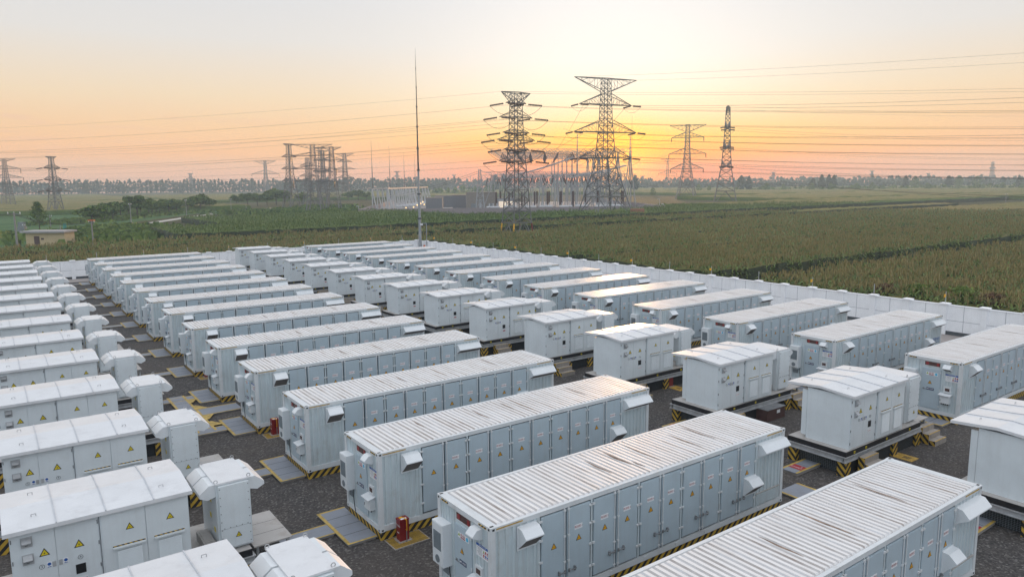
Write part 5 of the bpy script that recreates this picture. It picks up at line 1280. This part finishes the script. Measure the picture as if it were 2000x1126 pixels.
# buildings
def block(name, label, pxl, pxr, pyb, pyt, mat, depth, roofmat_='dsteel', extra=None):
    a = ground(pxl, pyb); dep = (a - Vector(CAM)).dot(d); W_ = (pxr - pxl) * dep / FPX * 1.02; H = (pyb - pyt) * dep / FPX
    t = thing(name, label, 'building', (a.x, a.y, 0), SA)
    m = MB(); m.box(0, 0, 0, W_, depth, H, 0); m.build('wall', [mat], t)
    m = MB(); m.box(-.2, -.2, H, W_ + .2, depth + .2, H + .25, 0); m.build('roof', [roofmat_], t)
    if extra: extra(t, W_, H)
    return t
def fins(t, W_, H):
    m = MB()
    for k in range(int(W_ / .8)): m.box(k * .8 + .2, -.18, .5, k * .8 + .5, 0, H - .5)
    m.build('cooling_fin', ['subbldg'], t)
block('transformer_bay', 'grey transformer bay with cooling fins, left of the tan block', 832, 864, 410, 387, 'subbldg', 9, 'subtan', fins)
block('transformer_bay', 'grey transformer bay behind, its pale firewall to the right', 850, 884, 405, 383, 'subbldg', 9, 'subtan', fins)
block('transformer_bay', 'long grey transformer bay left of the narrow tower', 884, 910, 408, 382, 'subbldg', 9, 'subtan', fins)
def doors(t, W_, H):
    for x in (.16, .74):
        m = MB(); m.box(W_ * x, -.06, 0, W_ * x + 1.9, 0, 2.6); m.build('door', ['dsteel'], t)
block('tan_block', 'tan flat-roofed building behind the narrow tower', 911, 968, 410, 377, 'subtan', 8, 'subtan', doors)
def litd(t, W_, H):
    m = MB(); m.box(.5, -.05, .2, W_ - .5, -.0, H * .78); m.build('lit_front', ['litwall'], t)
block('lit_hall', 'low hall with a bright lit front left of the nearest pylon', 972, 1003, 409, 389, 'subwhite', 6, 'dsteel', litd)
# narrow tower with the curved dropper
g = ground(938, 411); t = thing('narrow_tower', 'narrow tapered lattice tower with slack leads in front of the tan block', 'tower', (g.x, g.y, 0), SA)
m = MB(); body(m, [(0, 1.75), (8, 1.1), (16.6, .35)], [0, 4, 6, 8, 9.8, 11.4, 12.8, 14.2, 15.4, 16.6], 0, .19); m.build('mast_frame', ['subframe', 'subframe'], t)
m = MB(); m.bar((0, -.5, .3), (0, -.5, 4.4), .6, 10); m.build('tank', ['subwhite'], t)
m = MB(); m.line([(.3, 0, 16.2), (1.6, 0, 15.4), (3.6, -.2, 15.2), (4.6, -.3, 15.3)], .12, 5); m.line([(4.6, -.3, 15.3), (4.7, -.3, 10.5), (4.2, -.3, 8.4), (2.6, -.3, 4.5), (1.2, -.3, .5)], .14, 5); m.build('dropper', ['subframe'], t)
for i, (px, pt, rr) in enumerate(((920, 343, .09), (925, 345, .09))):
    q = MB(); gq = ground(px, 404); dep = (gq - Vector(CAM)).dot(d); q.bar((0, 0, 0), (0, 0, atdep(px, pt, dep).z), rr, 5)
    tag(q.build('thin_post', ['subframe'], None, (gq.x, gq.y, 0)), 'thin post left of the narrow tower, %s of two' % ['left', 'right'][i], 'post')
wire(atdep(935, 334, 296), atdep(690, 395, 420), 2.0, 'upper slack lead from the narrow tower down to the white gantry', .06)
wire(atdep(937, 337, 296), atdep(700, 398, 420), 2.0, 'lower slack lead from the narrow tower down to the white gantry', .06)
# thin lightning rods
for i, (px, pb, pt, r_) in enumerate(((729, 398, 275, .16), (763, 394, 287, .15), (791, 391, 298, .14), (812, 389, 305, .13), (904, 388, 310, .10), (1166, 400, 278, .16), (980, 396, 300, .1), (1232, 404, 228, .09))):
    g = ground(px, pb); dep = (g - Vector(CAM)).dot(d); H = atdep(px, pt, dep).z
    if i in (4, 6): continue
    t = thing('lightning_rod', 'thin lightning rod rising from the substation, %s from the left' % ['first', 'second', 'third', 'fourth', '', 'second to last', '', 'last, at the right frame post'][i], 'lightning rod', (g.x, g.y, 0), 0, 'thin lightning rods')
    m = MB(); m.bar((0, 0, 0), (0, 0, H * .6), r_ * 1.8, 6, r2=r_ * 1.2); m.bar((0, 0, H * .6), (0, 0, H), r_ * .8, 5, r2=r_ * .3); m.build('rod', ['mastdk'], t)
o = MB().box(0, 0, 0, 4.2, 1.2, 1.4).build('brick_kiosk', ['brick'], None, (152.5, 152.5, 1.5)); o.rotation_euler = (0, 0, SA); tag(o, 'small brick-red box at the foot of the tallest pylon', 'kiosk')
for i, (px, pb, pt) in enumerate(((1288, 410, 388), (1296, 411, 398), (701, 417, 402))):
    g = ground(px, pb); dep = (g - Vector(CAM)).dot(d); H = atdep(px, pt, dep).z; t = thing('wall_lamp_post', 'thin white lamp post %s' % ['at the right corner of the substation wall, the taller', 'at the right corner of the substation wall, the shorter', 'at the left corner of the substation wall'][i], 'lamp post', (g.x, g.y, 0))
    m = MB(); m.bar((0, 0, 0), (0, 0, max(2.5, H)), .10, 6); m.bar((0, 0, max(2.5, H) - .1), (-.8, .6, max(2.5, H) - .1), .12, 5); m.build('pole', ['subwhite'], t)
# ------------------------------------------------------------------ left-hand foreground beyond the wall: hut, poles, signs
g = ground(52, 480); dep = (g - Vector(CAM)).dot(d); t = thing('yellow_hut', 'small yellow hut with a grey slab roof standing in the corn on the left', 'hut', (g.x, g.y, 0), R(-37))
W_, H = 7.5, 2.5
m = MB(); m.box(0, 0, 0, W_, 3.2, H, 0); m.build('wall', ['hutwall'], t)
m = MB(); m.box(-.7, -.6, H, W_ + .35, 3.6, H + .35, 0); m.build('roof', ['hutroof'], t)
m = MB(); m.box(1.6, -.04, 0, 2.65, .0, 1.85); m.build('door', ['brown'], t)
m = MB(); m.box(2.95, -.03, 1.15, 3.5, .0, 1.5); m.build('window', ['glassred'], t)
def cpole(px, pb, pt, label, arm_=0.9, r_=.14, extra=None):
    g = ground(px, pb); dep = (g - Vector(CAM)).dot(d); H = atdep(px, pt, dep).z
    t = thing('utility_pole', label, 'pole', (g.x, g.y, 0), R(-36), 'concrete utility poles'); m = MB(); m.bar((0, 0, 0), (0, 0, H), r_, 8, r2=r_ * .65); m.build('post', ['polec'], t)
    if arm_:
        m = MB(); m.box(-arm_, -.06, H - .35, arm_, .06, H - .23); m.build('crossarm', ['dsteel'], t)
        for s in (-1, 0, 1): 
            m = MB(); m.bar((s * arm_ * .9, 0, H - .23), (s * arm_ * .9, 0, H + .05), .07, 6); m.build('insulator', ['white'], t)
    if extra: extra(t, H)
    return Vector((g.x, g.y, H))
def orange_top(t, H):
    m = MB(); m.box(-.55, -.2, H - .05, .55, .2, H + .12); m.build('orange_cap', ['orange'], t)
pa = cpole(36, 500, 414, 'thick concrete utility pole left of the yellow hut', 1.1, .19)
pb = cpole(184, 493, 430, 'concrete utility pole with an orange cap right of the hut', .5, .15, orange_top)
cpole(121, 478, 440, 'short thin concrete pole in front of the hut', 0, .10)
cpole(100, 454, 420, 'thin concrete pole behind the hut', .5, .13); cpole(257, 441, 397, 'concrete pole beside the dirt road, nearest of three', .4, .14); cpole(365, 426, 390, 'concrete pole beside the dirt road, middle of three', .3, .13); cpole(452, 415, 388, 'concrete pole beside the dirt road, farthest of three', .3, .13)
cpole(48, 455, 438, 'short post with a small lamp behind the thick pole', .3, .12); cpole(481, 410, 399, 'pale marker post beside the dirt road', 0, .16); cpole(1964, 397, 378, 'pale pole alone in the far right corn', .5, .16)
for i, (dz, lb) in enumerate(((-.2, 'upper'), (-.35, 'lower'))):
    wire(pa + Vector((0, 0, dz)), pb + Vector((0, 0, dz)), .9, '%s black cable between the two concrete poles at the hut' % lb, .035)
wire(pa + Vector((0, 0, -.2)), pa + Vector((-30, 12, -.4)), .8, 'black cable leaving the thick pole to the left', .035)
for i, (px, pb_, pt, w_, lb) in enumerate(((167, 474, 460, 1.1, 'teal notice panel in the crop right of the hut'), (128, 456, 436, .8, 'narrow teal notice board on posts behind the hut'))):
    g = ground(px, pb_); dep = (g - Vector(CAM)).dot(d); H = (pb_ - pt) * dep / FPX; t = thing('notice_panel', lb, 'notice board', (g.x, g.y, 0), R(-36))
    z0 = .25 if i == 0 else H * .45
    m = MB(); m.box(-w_ / 2, -.04, z0, w_ / 2, .04, H); m.build('board', ['teal'], t); m = MB(); m.bar((-w_ / 3, 0, 0), (-w_ / 3, 0, z0), .05, 5); m.bar((w_ / 3, 0, 0), (w_ / 3, 0, z0), .05, 5); m.build('post', ['dsteel'], t)
g = ground(44, 452); t = thing('pole_transformer', 'grey transformer on a low stand behind the thick pole', 'transformer', (g.x, g.y, 0), R(-36)); m = MB(); m.box(-.7, -.5, 1.2, .7, .5, 2.4); m.build('tank', ['dsteel'], t); m = MB(); m.box(-.9, -.6, 0, .9, .6, 1.2); m.build('stand', ['dsteel'], t)
# ------------------------------------------------------------------ sky, sun, air
SKYS, SUNE, EXPO, HAZE, HAZEC, SUNW = 1.0, 3.4, 0.0, .00042, (.66, .84, 1.0, 1), .25
ZENITH, GLOW = (1.16, 1.17, 1.24), (1.9, .82, .0)
HTOP = 46.6
w = bpy.data.worlds.new('World'); sc.world = w; w.use_nodes = True
nt = w.node_tree; bg = nt.nodes['Background']; out = nt.nodes['World Output']
sun_v = ray(1205, 312); SAZ = math.atan2(sun_v.y, sun_v.x)
tc = N(nt, 'ShaderNodeTexCoord'); sp = N(nt, 'ShaderNodeSeparateXYZ'); L(nt, tc.outputs['Generated'], sp.inputs[0])
z = sp.outputs['Z']
# cosine of the azimuth difference to the sun
hl = math_(nt, 'SQRT', math_(nt, 'ADD', math_(nt, 'MULTIPLY', sp.outputs['X'], sp.outputs['X']), math_(nt, 'MULTIPLY', sp.outputs['Y'], sp.outputs['Y'])))
ca = math_(nt, 'DIVIDE', math_(nt, 'ADD', math_(nt, 'MULTIPLY', sp.outputs['X'], math.cos(SAZ)), math_(nt, 'MULTIPLY', sp.outputs['Y'], math.sin(SAZ))), math_(nt, 'MAXIMUM', hl, .001))
az = math_(nt, 'ARCCOSINE', math_(nt, 'MINIMUM', math_(nt, 'MAXIMUM', ca, -1.0), 1.0))       # radians from the sun
el = math_(nt, 'ARCSINE', math_(nt, 'MINIMUM', math_(nt, 'MAXIMUM', z, -1.0), 1.0))
def srgb(r, g, b, k=1.0):
    f = lambda c: ((c / 255) / 12.92 if c / 255 <= .04045 else ((c / 255 + .055) / 1.055) ** 2.4) * k
    return (f(r), f(g), f(b))
ez = math_(nt, 'DIVIDE', math_(nt, 'MAXIMUM', el, 0.0), R(30), clamp=True)
def P_(deg): return deg / 30
SKY_AWAY = [(0, srgb(206, 180, 170)), (P_(.8), srgb(220, 184, 166)), (P_(2.2), srgb(234, 190, 158)), (P_(4.2), srgb(238, 202, 166)), (P_(6.3), srgb(236, 214, 186)), (P_(10.2), srgb(225, 221, 217)), (P_(14), srgb(219, 220, 223)), (1, srgb(214, 224, 236))]
SKY_SUN = [(0, srgb(222, 138, 96)), (P_(.8), srgb(242, 142, 60)), (P_(1.9), srgb(252, 168, 40)), (P_(3.3), srgb(253, 208, 116)), (P_(5.0), srgb(253, 232, 192)), (P_(7), srgb(254, 246, 226)), (P_(9), srgb(252, 248, 240)), (P_(14), srgb(244, 243, 242)), (1, srgb(222, 229, 238))]
SKY_BACK = [(0, srgb(205, 215, 230, .95)), (P_(5), srgb(220, 230, 244, 1.0)), (P_(12), srgb(230, 242, 255, 1.1)), (1, srgb(230, 243, 255, 1.15))]
def clear(stops, S_):
    # the colours above are those seen from the ground; undo the air between
    out = []
    for p, cc in stops:
        T = math.exp(-HAZE * min(1200.0, (HTOP - CAM[2]) / max(.002, math.sin(p * R(30)))))
        out.append((p, tuple(max(0.0, (a - (1 - T) * s_) / T) for a, s_ in zip(cc, S_))))
    return out
SKY_AWAY = clear(SKY_AWAY, (.44, .44, .46)); SKY_SUN = clear(SKY_SUN, (.56, .46, .40))
ra = ramp(nt, ez, SKY_AWAY); rs_ = ramp(nt, ez, SKY_SUN); rb = ramp(nt, ez, SKY_BACK)
ws = math_(nt, 'EXPONENT', math_(nt, 'MULTIPLY', math_(nt, 'POWER', math_(nt, 'DIVIDE', az, SUNW), 2.0), -1.0))
wb = math_(nt, 'SMOOTH_MIN', 1.0, math_(nt, 'MAXIMUM', math_(nt, 'DIVIDE', math_(nt, 'SUBTRACT', az, 1.2), 1.2), 0.0), .05)
c = mixc(nt, wb, ra, rb); c = mixc(nt, ws, c, rs_)
# faint streaks of cloud low on the left
cl = noise(nt, mapped(nt, tc.outputs['Generated'], (6, 6, 60)), 1.0, 5, .6)
cw = math_(nt, 'MULTIPLY', math_(nt, 'EXPONENT', math_(nt, 'MULTIPLY', math_(nt, 'POWER', math_(nt, 'DIVIDE', math_(nt, 'SUBTRACT', el, R(4.0)), R(1.6)), 2.0), -1.0)),
           ramp(nt, az, [(.40, (0, 0, 0)), (.62, (1, 1, 1))]))
cl = math_(nt, 'MULTIPLY', ramp(nt, cl, [(.5, (0, 0, 0)), (.7, (1, 1, 1))]), cw)
c = mixc(nt, math_(nt, 'MULTIPLY', cl, .7), c, srgb(236, 190, 172))
# overhead
zen = math_(nt, 'DIVIDE', math_(nt, 'SUBTRACT', el, R(22)), R(45), clamp=True)
c = mixc(nt, zen, c, ZENITH)
# core of the dawn glow
g = math_(nt, 'EXPONENT', math_(nt, 'MULTIPLY', math_(nt, 'ADD', math_(nt, 'POWER', math_(nt, 'DIVIDE', az, .055), 2.0), math_(nt, 'POWER', math_(nt, 'DIVIDE', math_(nt, 'SUBTRACT', el, R(1.6)), R(2.4)), 2.0)), -1.0))
c = mixc(nt, g, c, GLOW)
nish = N(nt, 'ShaderNodeTexSky', sky_type='NISHITA', sun_disc=False, sun_elevation=R(2.0), sun_rotation=PI / 2 - SAZ)
nk = N(nt, 'ShaderNodeVectorMath', operation='SCALE'); L(nt, nish.outputs[0], nk.inputs[0]); nk.inputs[3].default_value = .012
ad = N(nt, 'ShaderNodeVectorMath', operation='ADD'); L(nt, nk.outputs[0], ad.inputs[1]); L(nt, c, ad.inputs[0])
L(nt, ad.outputs[0], bg.inputs['Color']); bg.inputs['Strength'].default_value = SKYS
sl = bpy.data.lights.new('sun', 'SUN'); sl.energy = SUNE; sl.angle = R(3); sl.color = (1.0, .54, .22)
so = bpy.data.objects.new('sun', sl); COL.objects.link(so)
sv = Vector((math.cos(SAZ) * math.cos(R(2.6)), math.sin(SAZ) * math.cos(R(2.6)), math.sin(R(2.6))))
so.rotation_euler = sv.to_track_quat('Z', 'Y').to_euler(); so.location = sv * 900
sc.view_settings.view_transform = 'Standard'; sc.view_settings.look = 'None'; sc.view_settings.exposure = EXPO; sc.view_settings.gamma = 1
sc.render.engine = 'CYCLES'
sc.cycles.max_bounces = 5; sc.cycles.diffuse_bounces = 3; sc.cycles.glossy_bounces = 2; sc.cycles.volume_bounces = 1; sc.cycles.transparent_max_bounces = 8
sc.cycles.use_denoising = True
if HAZE > 0:
    m = bpy.data.materials.new('haze_air'); m.use_nodes = True; t_ = m.node_tree; t_.nodes.clear()
    o_ = t_.nodes.new('ShaderNodeOutputMaterial'); pv = t_.nodes.new('ShaderNodeVolumePrincipled')
    pv.inputs['Color'].default_value = HAZEC; pv.inputs['Density'].default_value = HAZE; pv.inputs['Anisotropy'].default_value = .25
    t_.links.new(pv.outputs[0], o_.inputs['Volume'])
    M['haze'] = m
    hz = MB().box(-520, -320, -1, XE + 10, XE + 10, HTOP).build('haze', 'haze'); hz['kind'] = 'stuff'
